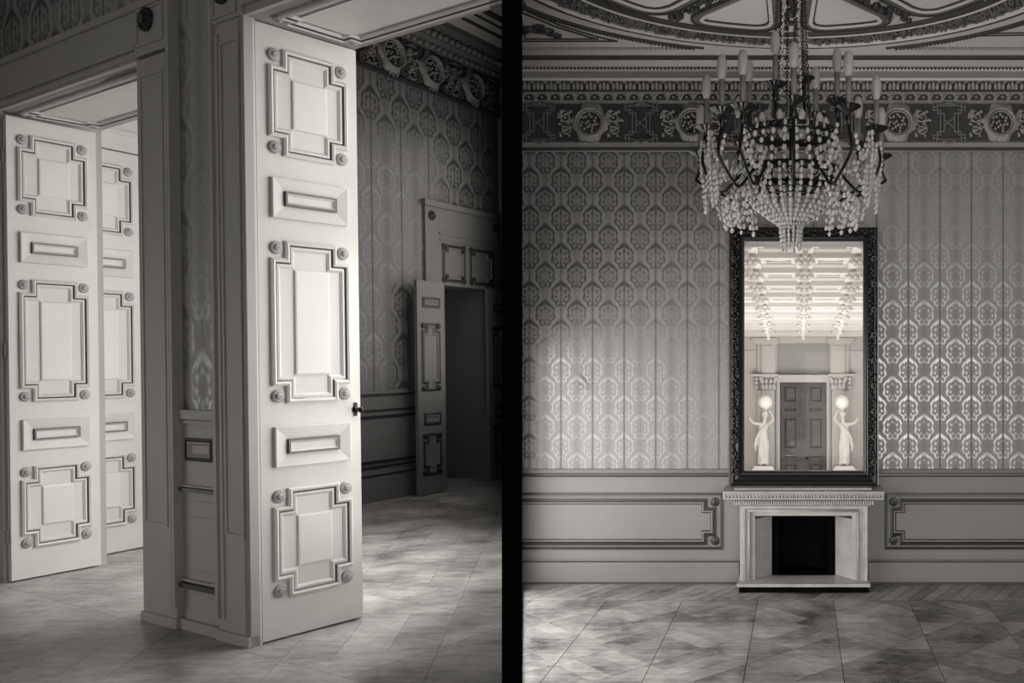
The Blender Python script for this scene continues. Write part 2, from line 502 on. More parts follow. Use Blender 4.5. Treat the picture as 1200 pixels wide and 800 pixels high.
# headers
m_ = MB(); m_.box(-3.42, -1.23, 0, .05, 3.56, 3.88); m_.box(-5.3, -.806, -.02, .05, 3.88, 3.925)
m_.box(-3.42, -1.23, -.014, 0, 3.58, 3.60); m_.box(-3.42, -1.23, -.020, 0, 3.63, 3.655)
obj('architrave_head', m_, 'trim_paint', wa)
m_ = MB(); m_.box(0, 2.2, 0, .05, 3.61, 3.88); m_.box(-.348, 2.2, -.02, .05, 3.88, 3.925)
m_.box(0, 2.2, -.02, 0, 3.66, 3.69)
obj('architrave_head', m_, 'trim_paint', wa)
for x0, x1 in ((-1.23, -.821), (-.333, 0)):
    m_ = MB(); m_.box(x0, x1, -.012, .05, 3.61 if x0 > -1 else 3.58, 3.885)
    m_.frame(rect(x0 + .03, x1 - .05, 3.635, 3.87), [(0, .012), (0, .02), (.014, .02), (.014, .012)])
    obj('corner_block', m_, 'trim_paint', wa)
def rosette_mb(r, k=12):
    m_ = MB()
    m_.lathe([(0, .0), (r, 0), (r, .012), (r * .86, .022), (r * .62, .014), (r * .5, .016), (r * .46, .032), (r * .3, .042), (0.001, .034)], seg=16, axis='y')
    for i in range(k):
        a = 2 * PI * i / k
        m_.ball((r * .80 * math.cos(a), -.014, r * .80 * math.sin(a)), r * .24, 5, 3)
    return m_
ros_dark = rosette_mb(.075).mesh('rosette', 'rosette_dark')
link('rosette', ros_dark, wa, T(-1.067, -.012, 3.79))
link('rosette', ros_dark, wa, T(-.188, -.012, 3.78))
# pier: strip below the paper
m_ = MB(); m_.box(-.806, -.348, .035, .05, 0, 1.33); m_.box(-.806, -.348, .012, .05, 1.29, 1.345); m_.box(-.806, -.348, .02, .05, 1.265, 1.28)
m_.box(-.79, -.36, .028, .05, .78, .79); m_.box(-.79, -.36, .028, .05, .685, .695); m_.box(-.79, -.36, .028, .05, 1.235, .0 + 1.243)
m_.box(-.79, -.36, .03, .05, .36, .366)
obj('wainscot', m_, 'trim_paint', wa)
BEAD = [(0, 0, 0), (0, .016, 1), (.012, .022, 1), (.024, .014, 0), (.034, .018, 0), (.042, .003, 0), (.046, 0, 0)]
m_ = MB(); m_.frame(rect(-.746, -.433, 1.035, 1.175), BEAD, .035); obj('panel_moulding', m_, ['trim_paint', 'gilt_dark'], wa)
m_ = MB(); m_.box(-.805, -.349, .010, .036, .845, .868); m_.box(-.805, -.349, .016, .036, .875, .885, 1); obj('panel_moulding', m_, ['gilt_dark', 'trim_paint'], wa)
m_ = MB(); m_.box(-.805, -.349, .006, .036, .255, .285); m_.box(-.805, -.349, .016, .036, .295, .31, 1); obj('panel_moulding', m_, ['gilt_dark', 'trim_paint'], wa)
m_ = MB(); m_.box(-1.235, -.806, -.014, .05, 0, .062); m_.box(-.806, -.348, .006, .05, 0, .062); m_.box(-.348, .0, -.014, .05, 0, .062)
obj('plinth', m_, 'trim_paint', wa)

# soffit panels of the two doorways
def soffit(x0, x1, z, y0=.03, y1=.70):
    """panel with notched moulding facing down, drawn in a local frame whose -y is down"""
    R = Matrix(((1, 0, 0, 0), (0, 0, -1, 0), (0, 1, 0, 0), (0, 0, 0, 1)))
    mt = T(0, 0, z) @ R
    m_ = MB(); m_.box(x0, x1, 0, .02, -y1, -y0)
    m_.plate(rect(x0 + .20, x1 - .20, -y1 + .16, -y0 - .16), -.004)
    root = obj('soffit_panel', m_, 'door_paint', wa, mt)
    m_ = MB(); m_.frame(notched(x0 + .10, x1 - .10, -y1 + .07, -y0 - .07, .07, .07), GROOVE)
    obj('moulding', m_, ['door_paint', 'gilt_dark'], root)
    for x in (x0 + .13, x1 - .13):
        for y in (-y1 + .10, -y0 - .10):
            link('corner_boss', boss, root, T(x, 0, y))
m_ = MB(); m_.lathe([(0, 0), (.038, 0), (.038, .012), (.03, .02), (.02, .012), (.017, .026), (.008, .030), (.001, .024)], seg=14, axis='y')
boss = m_.mesh('corner_boss', ['rosette'])
soffit(-3.38, -1.23, 3.56)
soffit(-.0, 2.15, 3.61)

# ---- door leaves
LEAF = {}
def leaf_parts(w, h, top_panel=True, gm='gilt_dark', scale=1.0, fine=True):
    key = (round(w, 3), round(h, 3), gm)
    if key in LEAF: return LEAF[key]
    r = h / 3.6
    x0, x1 = .105 * w, .885 * w
    panels = [(2.845 * r, 3.475 * r), (1.385 * r, 2.345 * r), (.245 * r, .885 * r)]
    rails = [(2.475 * r, 2.712 * r), (1.012 * r, 1.249 * r)]
    parts = []
    m_ = MB(); m_.box(0, w, 0, .044, .012, h); parts.append(('slab', m_.mesh('slab', 'door_paint'), None))
    nx, nz = .135 * w, .105 * r
    for z0, z1 in panels:
        m_ = MB(); m_.frame(notched(x0, x1, z0, z1, nx, nz), GROOVE)
        parts.append(('panel_moulding', m_.mesh('panel_moulding', ['door_paint', gm]), None))
        m_ = MB(); m_.frame(rect(x0 + .23 * w, x1 - .21 * w, z0 + .17 * r, z1 - .17 * r), [(0, 0), (.0, .010), (.008, .013)])
        m_.plate(rect(x0 + .23 * w + .008, x1 - .21 * w - .008, z0 + .17 * r + .008, z1 - .17 * r - .008), -.013)
        parts.append(('raised_panel', m_.mesh('raised_panel', 'door_field'), None))
        for x in (x0 + nx * .42, x1 - nx * .42):
            for z in (z0 + nz * .42, z1 - nz * .42):
                parts.append(('rosette', boss, T(x, 0, z)))
    for z0, z1 in rails:
        m_ = MB(); bx0, bx1 = .12 * w, .87 * w
        m_.frame(rect(bx0, bx1, z0, z1), [(0, 0, 0), (0, .024, 0), (.004, .026, 0), (.074 * r, .012, 1), (.076 * r, .030, 1), (.088 * r, .030, 0), (.100 * r, .014, 0)])
        m_.plate(rect(bx0 + .10 * r, bx1 - .10 * r, z0 + .10 * r, z1 - .10 * r), -.014)
        parts.append(('rail_panel', m_.mesh('rail_panel', ['door_paint', gm]), None))
    LEAF[key] = parts
    return parts
def leaf(name, fr, w, h, label, knob=False, gm='gilt'):
    parts = leaf_parts(w, h, gm=gm)
    root = link(name, parts[0][1], None, fr, kind='structure', label=label, cat='door')
    for n, me, mt in parts[1:]:
        link(n, me, root, mt)
    if knob:
        m_ = MB(); m_.lathe([(.0, 0), (.022, 0), (.022, .005), (.008, .008), (.007, .040), (.014, .045), (.019, .056), (.016, .068), (.001, .072)], (w - .035, 0, 1.325), 14, 'y')
        m_.prism_xz([(w - .046, 1.285), (w - .024, 1.285), (w - .019, 1.325), (w - .024, 1.37), (w - .046, 1.37), (w - .051, 1.325)], -.004, 0)
        m_.ball((w + .006, .022, 1.325), .017, 8, 6)
        obj('knob', m_, 'iron', root)
    for z in (.35, h * .5, h - .3):
        m_ = MB(); m_.lathe([(0.001, -.05), (.009, -.05), (.009, .05), (.001, .05)], (-.006, .03, z), 8, 'z')
        obj('hinge', m_, 'trim_paint', root)
    return root
d1 = a2w(-.005, .068)
leaf('door_1', frame_at(d1[0], d1[1], AN[0], AN[1]), .632, 3.60, 'nearest white panelled door leaf, open in the reveal at the right of the grey pier, with a dark knob', True)
leaf('door_2', frame_at(-5.965, 7.075, .25, .57), .622, 3.525, 'white panelled door leaf open at the far left edge of the photo, left of the grey pier')

# ---- wall B of the farther room
B0 = (-5.066, 10.9); BD = (.33, .944)
FB = frame_at(B0[0], B0[1], BD[0], BD[1])
def tB(px):
    k = (px - CX) / F
    return (k * B0[1] - B0[0]) / (BD[0] - k * BD[1])
def b2w(x, y): return (B0[0] + BD[0] * x - BD[1] * y, B0[1] + BD[1] * x + BD[0] * y)
t_corner = tB(585.5)
tl, tr = tB(519), tB(574)                                  # far doorway
oz = 2.63
mb = MB()
mb.box(-5.0, tl, 0, .25, 0, 5.95); mb.box(tr, t_corner, 0, .25, 0, 5.95); mb.box(tl, tr, 0, .25, oz, 5.95)
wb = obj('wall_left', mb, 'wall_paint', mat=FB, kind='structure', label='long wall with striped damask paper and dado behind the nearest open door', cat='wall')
ta0, ta1 = tB(497.5), tB(585.3)
paper('wallpaper', wb, -1.9, ta0, 1.28, 5.1, 0, 'paper_left')
paper('wallpaper', wb, ta0, t_corner, 3.68, 5.1, 0, 'paper_left')
# dado lines
m_ = MB()
for z0, z1, d, mt in ((1.27, 1.31, .03, 0), (1.245, 1.265, .02, 1), (1.062, 1.085, .014, 1), (.985, 1.015, .02, 1), (.455, .485, .02, 1), (.395, .42, .014, 1), (.30, .32, .02, 1), (.0, .30, .012, 0)):
    m_.box(-1.9, ta0, -d, 0, z0, z1, mt)
obj('wainscot', m_, ['wall_paint', 'gilt_dark'], wb)
# frieze and cornice of the farther room
m_ = MB(); m_.box(-3.5, t_corner, -.03, 0, 5.10, 5.62); m_.box(-3.5, t_corner, -.06, 0, 5.07, 5.11)
frb = obj('frieze', m_, 'frieze', wb)
m_ = MB(); m_.run_x([(0, 5.6), (-.08, 5.6), (-.11, 5.66), (-.20, 5.70), (-.22, 5.78), (-.34, 5.84), (-.36, 5.9), (0, 5.9)], -3.5, t_corner - .02)
obj('cornice', m_, 'wall_paint', wb)
m_ = MB()
x = -3.0
while x < t_corner - .1:
    m_.ball((x, -.115, 5.63), .035, 5, 3); m_.ball((x, -.235, 5.745), .045, 5, 3); x += .11
obj('cornice_leaves', m_, 'relief', wb, kind='stuff')
# white bay with the closed leaf, seen through the left doorway
t3 = tB(162.5)
m_ = MB(); m_.box(-4.6, -2.2, -.02, 0, 3.52, 4.05); m_.box(-4.6, -2.2, -.05, 0, 4.05, 4.12); m_.box(-4.6, -2.2, -.04, 0, 3.66, 3.70); m_.box(-4.6, -2.2, -.045, 0, 3.84, 3.87)
m_.box(t3 + .01, -1.9, -.03, 0, 0, 3.52); m_.box(-4.6, t3 - .70, -.03, 0, 0, 3.52)
obj('door_surround', m_, 'door_paint', wb)
p3 = b2w(t3 - .66, -.05)
leaf('door_3', frame_at(p3[0], p3[1], BD[0], BD[1]), .66, 3.5, 'closed white door leaf half hidden between the far left leaf and the pier')
# far doorway: architrave, overpanel, recess, folded leaves
m_ = MB(); m_.box(ta0, tl, -.04, 0, 0, 3.67); m_.box(tr, ta1, -.04, 0, 0, 3.67); m_.box(tl, tr, -.04, 0, oz, 3.67); m_.box(ta0 - .03, ta1, -.07, 0, 3.62, 3.69)
m_.box(ta0 + .25, ta1 - .18, -.055, 0, 3.28, 3.31); m_.box(ta0 + .25, ta1 - .18, -.052, 0, 3.20, 3.22)
arc = obj('door_surround', m_, 'wall_paint', wb)
def far_panel(px0, px1, z0, z1):
    x0, x1 = tB(px0), tB(px1)
    m_ = MB(); m_.frame(notched(x0, x1, z0, z1, (x1 - x0) * .16, (z1 - z0) * .12),
        [(0, 0, 0), (0, .012, 1), (.018, .018, 1), (.036, .012, 0), (.05, .014, 0), (.06, 0, 0)], -.045)
    obj('panel_moulding', m_, ['wall_paint', 'gilt_dark'], arc)
    for x in (x0 + (x1 - x0) * .06, x1 - (x1 - x0) * .06):
        for z in (z0 + (z1 - z0) * .045, z1 - (z1 - z0) * .045):
            link('rosette', boss_dark, arc, T(x, -.045, z))
m_ = MB(); m_.lathe([(0, 0), (.036, 0), (.036, .012), (.028, .02), (.018, .012), (.012, .026), (.001, .024)], seg=12, axis='y')
boss_dark = m_.mesh('corner_boss', ['rosette_dark'])
far_panel(517, 543, 2.68, 3.16); far_panel(548.5, 576.5, 2.68, 3.16)
link('rosette', ros_dark, arc, T(tB(505), -.04, 3.50) @ Matrix.Scale(.8, 4)); link('rosette', ros_dark, arc, T(tB(579), -.04, 3.50) @ Matrix.Scale(.8, 4))
m_ = MB(); m_.box(tl - .2, tr + .3, .75, .80, 0, 2.9); m_.box(tl, tr, .25, .75, oz, oz + .04); m_.box(tl - .04, tl, .25, .75, 0, 2.7); m_.box(tr, tr + .04, .25, .75, 0, 2.7)
obj('recess', m_, 'wall_paint', wb)
def far_leaf(name, px0, w, h, label, off=.20):
    x0 = tB(px0); q = b2w(x0, -off)
    fr = frame_at(q[0], q[1], BD[0], BD[1])
    m_ = MB(); m_.box(0, w, 0, .044, .012, h)
    root = obj(name, m_, 'leaf_paint', None, fr, kind='structure', label=label, cat='door')
    def mould(z0, z1, a, b):
        k = MB(); k.frame(notched(.15 * w, .86 * w, z0, z1, a, b) if a else rect(.2 * w, .86 * w, z0, z1),
            [(0, 0, 0), (0, .010, 1), (.020, .018, 1), (.036, .012, 0), (.05, .014, 0), (.06, 0, 0)])
        obj('panel_moulding', k, ['leaf_paint', 'gilt_dark'], root)
        if a:
            for x in (.15 * w + .03, .86 * w - .03):
                for z in (z0 + .035, z1 - .035): link('rosette', boss_dark, root, T(x, 0, z))
    mould(h - .33, h - .20, 0, 0); mould(1.28, h - .52, .07, .09); mould(.86, 1.02, 0, 0); mould(.24, .76, .07, .09)
    return root
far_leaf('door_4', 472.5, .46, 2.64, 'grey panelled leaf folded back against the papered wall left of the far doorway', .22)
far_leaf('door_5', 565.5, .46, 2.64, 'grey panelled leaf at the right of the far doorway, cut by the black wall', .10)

# end wall of the farther room and its ceiling
q0 = b2w(t_corner, .1)
mb = MB(); mb.prism([(q0[0], q0[1]), (ray_x(599, q0[1] + .02), q0[1] + .02), (ray_x(599, q0[1] + .3), q0[1] + .3), (q0[0] - .2, q0[1] + .25)], 0, 5.95)
obj('wall_end', mb, 'wall_paint', mat=LEAN, kind='structure', label='sliver of end wall beside the far doorway', cat='wall')
cb = a2w(-5.0, .75); cc = a2w(2.2, .75)
mb = MB(); mb.prism([cc, (ray_x(599, 14.5), 14.5), (-9, 14.5), cb], 5.9, 6.0)
ce = obj('ceiling', mb, 'plaster', mat=LEAN, kind='structure', label='dim ceiling of the farther room at left with dark lines', cat='ceiling')
m_ = MB()
for off, wd, mt in ((.62, .05, 0), (.85, .03, 0), (1.0, .10, 0), (1.35, .04, 0)):
    a = b2w(-4, -off); b = b2w(t_corner, -off); c2 = b2w(t_corner, -off - wd); d2_ = b2w(-4, -off - wd)
    m_.prism([a, b, c2, d2_], 5.88, 5.905)
obj('ceiling_line', m_, 'line_dark', ce)
mb = MB(); mb.prism([(ray_x(599, 1.0), 1.0), a2w(2.2, .05), a2w(-5.4, .05), (-9.5, 1.0)], 5.9, 6.0)
obj('ceiling', mb, 'plaster', mat=LEAN, kind='structure', label='ceiling of the near room above the two doorways', cat='ceiling')

# ================================================================== RIGHT: the salon
# ---- floor
XL = lambda y: (600 - CX) / F * y
mb = MB(); mb.prism([(XL(2.5), 2.5), (4.4, 2.5), (4.4, D + .2), (XL(D + .2), D + .2)], FL - .1, FL - .016)
fs = obj('floor', mb, 'parquet_base', kind='structure', label='worn parquet floor of squares set with diamonds in front of the fireplace', cat='floor')
cells = []
cw, chh = .686, .72
for i in range(-5, 7):
    for j in range(0, 5):
        x0 = -.388 + cw * i; y0 = 8.53 - chh * (j + 1)
        cs = [(x0, y0), (x0 + cw, y0), (x0, y0 + chh), (x0 + cw, y0 + chh)]
        if all(px_of(p) < 600 for p in cs) or all(px_of(p) > 1230 for p in cs): continue
        if y0 + chh < 6.25: continue
        cells.append((x0, y0, cw, 0, 0, chh, (i + j) % 2))
keepR = lambda q: clip_half(q, lambda p: p[0] - XL(p[1]))
pieces_floor(fs, cells, 'parquet', FL, keepR)
# border boards along the wall, laid on the slant
x = -3.6
while x < 2.9:
    q = keepR([(x, 8.54), (x + .125, 8.54), (x + .125 + .30, D), (x + .30, D)])
    q = [p for p in q]
    if len(q) >= 3 and min(p[0] for p in q) < 2.5:
        q = inset(q, .0015); cx = sum(p[0] for p in q) / len(q); cy = sum(p[1] for p in q) / len(q)
        m_ = MB(); m_.prism([(p[0] - cx, p[1] - cy) for p in q], -.014, 0)
        obj('border_board', m_, 'parquet', fs, T(cx, cy, FL))
    x += .127

# ---- back wall
X_L, X_R = ray_x(604, D), 4.3
Z_DADO = wz(552)
MX0, MX1, MZ0, MZ1 = wx(869), wx(1015), wz(556.5), wz(283.5)      # see-through opening behind the clear pane
FX0, FX1, FZ1 = wx(884), wx(999), wz(603)                           # fireplace opening
mb = MB()
TH = .40
top = 4.45
mb.box(X_L, FX0, D, D + TH, FL, top); mb.box(FX1, X_R, D, D + TH, FL, top)
mb.box(FX0, FX1, D, D + TH, FZ1, MZ0); mb.box(FX0, FX1, D, D + TH, MZ1, top)
if MX0 > FX0: mb.box(FX0, MX0, D, D + TH, MZ0, MZ1)
mb2 = MB()
mb = MB()
mb.box(X_L, min(MX0, FX0), D, D + TH, FL, top); mb.box(max(MX1, FX1), X_R, D, D + TH, FL, top)
mb.box(min(MX0, FX0), FX0, D, D + TH, FL, FZ1); mb.box(FX1, max(MX1, FX1), D, D + TH, FL, FZ1)
mb.box(min(MX0, FX0), max(MX1, FX1), D, D + TH, FZ1, MZ0); mb.box(min(MX0, FX0), max(MX1, FX1), D, D + TH, MZ1, top)
wr = obj('wall_back', mb, 'wall_paint', kind='structure', label='salon wall with faded damask paper above a grey panelled dado', cat='wall')
zt = wz(176)
paper('wallpaper', wr, X_L, MX0, Z_DADO, zt, D, 'paper_salon'); paper('wallpaper', wr, MX1, X_R, Z_DADO, zt, D, 'paper_salon'); paper('wallpaper', wr, MX0, MX1, MZ1, zt, D, 'paper_salon')
def rail(name, y0, y1, d, mat, x0=X_L, x1=X_R, parent=wr):
    m_ = MB(); m_.run_x([(D, wz(y0)), (D - d, wz(y0) - .004), (D - d, wz(y1) + .006), (D - d * .5, wz(y1)), (D, wz(y1))], x0, x1)
    return obj(name, m_, mat, parent)
fx0, fx1 = wx(866), wx(1018)
for a, b in ((X_L, fx0), (fx1, X_R)):
    m_ = MB()
    m_.run_x([(D, wz(549)), (D - .025, wz(549.5)), (D - .04, wz(553)), (D - .03, wz(554)), (D, wz(554))], a, b, 0)
    m_.run_x([(D, wz(554)), (D - .028, wz(554.2)), (D - .028, wz(557)), (D - .008, wz(558.5)), (D, wz(558.5))], a, b, 1)
    obj('dado_rail', m_, ['wall_paint', 'gilt_dark'], wr)
    m_ = MB(); m_.run_x([(D, wz(655)), (D - .018, wz(655)), (D - .022, wz(656)), (D - .012, wz(657.5)), (D - .022, wz(659)), (D - .022, FL), (D, FL)], a, b)
    bb = obj('baseboard_back', m_, 'wall_paint', None, None, kind='structure', label='grey baseboard %s of the fireplace' % ('left' if a == X_L else 'right'), cat='baseboard')
    m_ = MB(); m_.run_x([(D - .020, wz(656.5)), (D - .024, wz(656.8)), (D - .024, wz(657.6)), (D - .020, wz(658))], a, b)
    obj('baseboard_line', m_, 'line_dark', bb)
    m_ = MB(); m_.run_x([(D - .02, FL + .022), (D - .024, FL + .02), (D - .024, FL), (D - .02, FL)], a, b)
    obj('baseboard_shoe', m_, 'line_dark', bb)
m_ = MB(); m_.lathe([(0, 0), (.043, 0), (.043, .012), (.034, .022), (.022, .012), (.016, .030), (.001, .028)], seg=16, axis='y')
boss_big = m_.mesh('corner_boss', ['rosette_dark'])
for side in (0, 1):
    px0, px1 = ((560, 847.5), (1036.5, 1330))[side]
    x0, x1 = wx(px0), wx(px1)
    if side == 0: x0 = X_L - .6
    m_ = MB()
    m_.frame(rect(x0, x1, wz(643.5), wz(577)), [(0, 0, 0), (0, .012, 1), (.020, .016, 1), (.026, .006, 0), (.036, .008, 0), (.042, 0, 0)], D)
    if side == 0: m_.v = [(max(v[0], X_L), v[1], v[2]) for v in m_.v]
    pr = obj('dado_panel', m_, ['wall_paint', 'gilt_dark'], wr)
    k = MB()
    a0, a1 = (x0 - .3, wx(839)) if side == 0 else (wx(1043.5), x1 + .3)
    k.frame(notched(a0, a1, wz(638), wz(584), .085, .085), [(0, 0, 0), (0, .014, 1), (.022, .022, 1), (.030, .010, 0), (.036, .016, 0), (.046, .014, 1), (.054, .008, 1), (.056, 0, 0)], D)
    if side == 0: k.v = [(max(v[0], X_L), v[1], v[2]) for v in k.v]
    obj('panel_moulding', k, ['wall_paint', 'gilt_dark'], pr)
    bxp = 838 if side == 0 else 1047
    for py in (588, 633): link('rosette', boss_big, pr, T(wx(bxp), D, wz(py)))

# ---- frieze (strapwork, medallions, scrolls)
def lines_mb(segs, r, y=-.012, sq=True):
    m_ = MB()
    for (x0, z0), (x1, z1) in segs:
        if abs(x0 - x1) < 1e-6: m_.box(x0 - r, x0 + r, -.022, .0, min(z0, z1) - r, max(z0, z1) + r)
        elif abs(z0 - z1) < 1e-6: m_.box(min(x0, x1) - r, max(x0, x1) + r, -.022, 0, z0 - r, z0 + r)
        else:
            d = Vector((x1 - x0, z1 - z0)).normalized(); n = Vector((-d.y, d.x)) * r
            m_.prism_xz([(x0 + n.x, z0 + n.y), (x1 + n.x, z1 + n.y), (x1 - n.x, z1 - n.y), (x0 - n.x, z0 - n.y)], -.022, 0)
    return m_
def chain(pts, closed=False):
    s = [(pts[i], pts[i + 1]) for i in range(len(pts) - 1)]
    if closed: s.append((pts[-1], pts[0]))
    return s
# strapwork: two nested I outlines, half height .215, half width .155
def I_out(w, h, neck, fl_):
    return [(-w, -h), (w, -h), (w, -h + fl_), (neck, -h + fl_), (neck, h - fl_), (w, h - fl_), (w, h), (-w, h), (-w, h - fl_), (-neck, h - fl_), (-neck, -h + fl_), (-w, -h + fl_)]
segs = chain(I_out(.155, .205, .085, .085), True) + chain(I_out(.115, .165, .05, .075), True)
for sx in (-1, 1):
    for sz in (-1, 1):
        segs += chain([(sx * .155, sz * .15), (sx * .12, sz * .15), (sx * .12, sz * .205)])
segs += [((-.05, -.03), (.05, .05)), ((-.05, .03), (.05, -.05))]
m_ = lines_mb(segs, .0065)
for k in range(5):
    for sz in (-1, 1): m_.ball((-.05 + .025 * k, -.02, sz * (.195 - abs(k - 2) * .008)), .02, 6, 4)
strap_me = m_.mesh('strapwork', 'strap')
# medallion: cusped cartouche, ring, beads
m_ = MB()
n = 72; out = []
for i in range(n):
    a = 2 * PI * i / n; c4 = abs(math.cos(2 * a))
    r = .165 + .028 * (abs(math.cos(3 * a + .3)) ** 3) + .016 * math.cos(4 * a)
    out.append((r * math.cos(a), r * math.sin(a) * 1.12))
inner_ = [(.142 * math.cos(2 * PI * i / n), .142 * math.sin(2 * PI * i / n)) for i in range(n)]
vs = [(x, -.012, z) for x, z in out] + [(x, -.03, z) for x, z in inner_] + [(x, 0, z) for x, z in out]
m_.add(vs, [(i, (i + 1) % n, n + (i + 1) % n, n + i) for i in range(n)] + [(i, (i + 1) % n, 2 * n + (i + 1) % n, 2 * n + i) for i in range(n)], 0, True)
for (dx, dz) in ((-.045, -.2), (0, -.205), (.045, -.2), (-.06, .2), (0, .21), (.06, .2)): m_.ball((dx, -.014, dz), .018, 6, 4)
cart_me = m_.mesh('cartouche', 'relief')
m_ = MB(); m_.lathe([(.142, .02), (.146, .046), (.136, .055), (.126, .046), (.122, .02)], seg=40, axis='y')
m_.lathe([(.118, .01), (.116, .03), (.108, .03), (.104, .008)], seg=40, axis='y')
ring_me = m_.mesh('medallion_ring', 'relief')
m_ = MB()
for i in range(26):
    a = i * 2.39996; r = .018 * math.sqrt(i)
    m_.ball((r * math.cos(a), -.014 - .006 * (i % 3), r * math.sin(a)), .0165, 6, 4, m=0 if i % 3 else 1)
flower_me = m_.mesh('medallion_flowers', ['relief', 'relief_dark'])
# scroll
def spiral(cx, cz, r0, turns, s=1, n=22):
    return [(cx + s * r0 * (1 - .85 * i / n) * math.cos(PI / 2 + 2 * PI * turns * i / n), -.016, cz + r0 * (1 - .85 * i / n) * math.sin(PI / 2 + 2 * PI * turns * i / n)) for i in range(n + 1)]
m_ = MB()
m_.tube(spiral(0, .055, .062, 1.6), .009, 5); m_.tube(spiral(0, -.065, .058, -1.6), .009, 5)
for i in range(64):
    a = random.random() * 2 * PI; r = .03 + .085 * random.random()
    m_.ball((r * math.cos(a) * .75, -.012, r * math.sin(a) * 1.35), .011 + .010 * random.random(), 5, 3, m=0 if random.random() < .7 else 1)
scroll_me = m_.mesh('scroll_leaf', ['relief', 'relief_dark'])

m_ = MB(); yf = D - .03
m_.box(X_L, X_R, yf, D, wz(172), wz(118))
fr = obj('trim_1', m_, 'frieze', kind='structure', label='carved frieze of medallions and strapwork above the salon wallpaper', cat='frieze')
for y0, y1, d, mt in ((168.0, 174.5, .055, 'fillet'), (174.5, 176.5, .065, 'line_dark'), (176.5, 178, .03, 'fillet'), (120.5, 122.5, .045, 'relief'), (166.5, 168.0, .045, 'relief')):
    rail('frieze_band', y0, y1, d, mt, parent=fr)
for k in range(-1, 6):
    cxp = 692.5 + 119.7 * k
    for (nm, me, dx, mt) in (('cartouche', cart_me, 0, None), ('scroll', scroll_me, -28, None), ('scroll', scroll_me, 28, None), ('strapwork', strap_me, -59.8, None)):
        px = cxp + dx
        if px < 616 or px > 1330: continue
        o = link(nm, me, fr, T(wx(px), yf, wz(145)))
        if nm == 'cartouche':
            link('medallion_ring', ring_me, o); link('medallion_flowers', flower_me, o)
# the same ornaments on the frieze of the farther room
for px, tp in ((436, 1), (461, 0), (483.5, 1), (507.5, 0), (533, 1), (556.5, 0), (577, 1)):
    x = tB(px)
    if tp == 0:
        o = link('cartouche', cart_me, frb, T(x, -.03, 5.36) @ Matrix.Scale(1.25, 4)); link('medallion_ring', ring_me, o); link('medallion_flowers', flower_me, o)
        for s_ in (-.42, .42): link('scroll', scroll_me, frb, T(x + s_ * .8, -.03, 5.36) @ Matrix.Scale(1.2, 4))
    else: link('strapwork', strap_me, frb, T(x, -.03, 5.36) @ Matrix.Scale(1.1, 4))

# ---- cornice with two rows of leaves
def at(py, d): return EYE + (CY - py) / F * (D - d)          # height of image row py at d in front of the wall
m_ = MB()
prof = [(D, at(118, 0)), (D - .05, at(118, .05)), (D - .055, at(108.5 + 9, .055)), (D - .10, at(107.5, .10)), (D - .12, at(106, .12)), (D - .19, at(95.5, .19)), (D - .21, at(94, .21)), (D - .23, at(91.5, .23)), (D - .20, at(91, .20)), (D - .20, at(80, .20)), (D, 4.45)]
m_.run_x(prof, X_L, X_R)
co = obj('trim_2', m_, 'plaster', kind='structure', label='salon cornice with two rows of carved leaves below the ceiling', cat='cornice')
m_ = MB(); m_.box(X_L, X_R, D - .205, D - .19, at(90.5, .205), at(83.5, .205)); obj('cornice_band', m_, 'fillet', co)
def leaf_row(name, pitch, p0, d0, y_lo, y_hi, kind):
    w = pitch / F * D * .46
    h = (y_lo - y_hi) / F * D
    m_ = MB()
    if kind == 0:                                            # arch with dark hollow
        arc_ = [(w * math.cos(a), h * .1 + h * .75 * math.sin(a)) for a in [PI * i / 8 for i in range(9)]]
        m_.tube([(x, -.018, z) for x, z in arc_], h * .11, 5, 0)
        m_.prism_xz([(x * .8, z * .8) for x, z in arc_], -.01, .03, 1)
        m_.ball((0, -.018, h * .28), h * .17, 6, 4, 0)
    else:                                                    # upright acanthus tile
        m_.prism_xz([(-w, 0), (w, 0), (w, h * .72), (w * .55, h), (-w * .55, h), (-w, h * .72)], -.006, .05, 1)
        for q, (xx, ss) in enumerate(((-.62, .8), (0, 1.0), (.62, .8))):
            m_.prism_xz([(w * (xx - .20), h * .05), (w * (xx + .20), h * .05), (w * (xx + .26), h * .5 * ss), (w * xx, h * .95 * ss), (w * (xx - .26), h * .5 * ss)], -.026, 0, 0)
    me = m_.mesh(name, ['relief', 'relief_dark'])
    px = p0
    while px < 1215:
        Z = D - d0
        link(name, me, co, T((px - CX) / F * Z, Z, at(y_lo, d0)))
        px += pitch
leaf_row('arch_leaf', 15.4, 620, .115, 117.0, 107.5, 0)
leaf_row('acanthus_leaf', 15.4, 616, .205, 106.0, 95.0, 1)
for y0, y1, d, mt in ((93.8, 91.5, .245, 'plaster'), (107.4, 106, .155, 'plaster'), (118.6, 117.4, .075, 'fillet')):
    m_ = MB(); m_.run_x([(D, at(y0, d)), (D - d, at(y0, d)), (D - d, at(y1, d)), (D, at(y1, d))], X_L, X_R); obj('cornice_fillet', m_, mt, co)
m_ = MB(); px = 612
while px < 1202:
    m_.ball(((px - CX) / F * 8.96, 8.955, at(80.5, .21)), .013, 5, 3); px += 4.4
obj('bead_row', m_, 'relief_dark', co, kind='stuff')

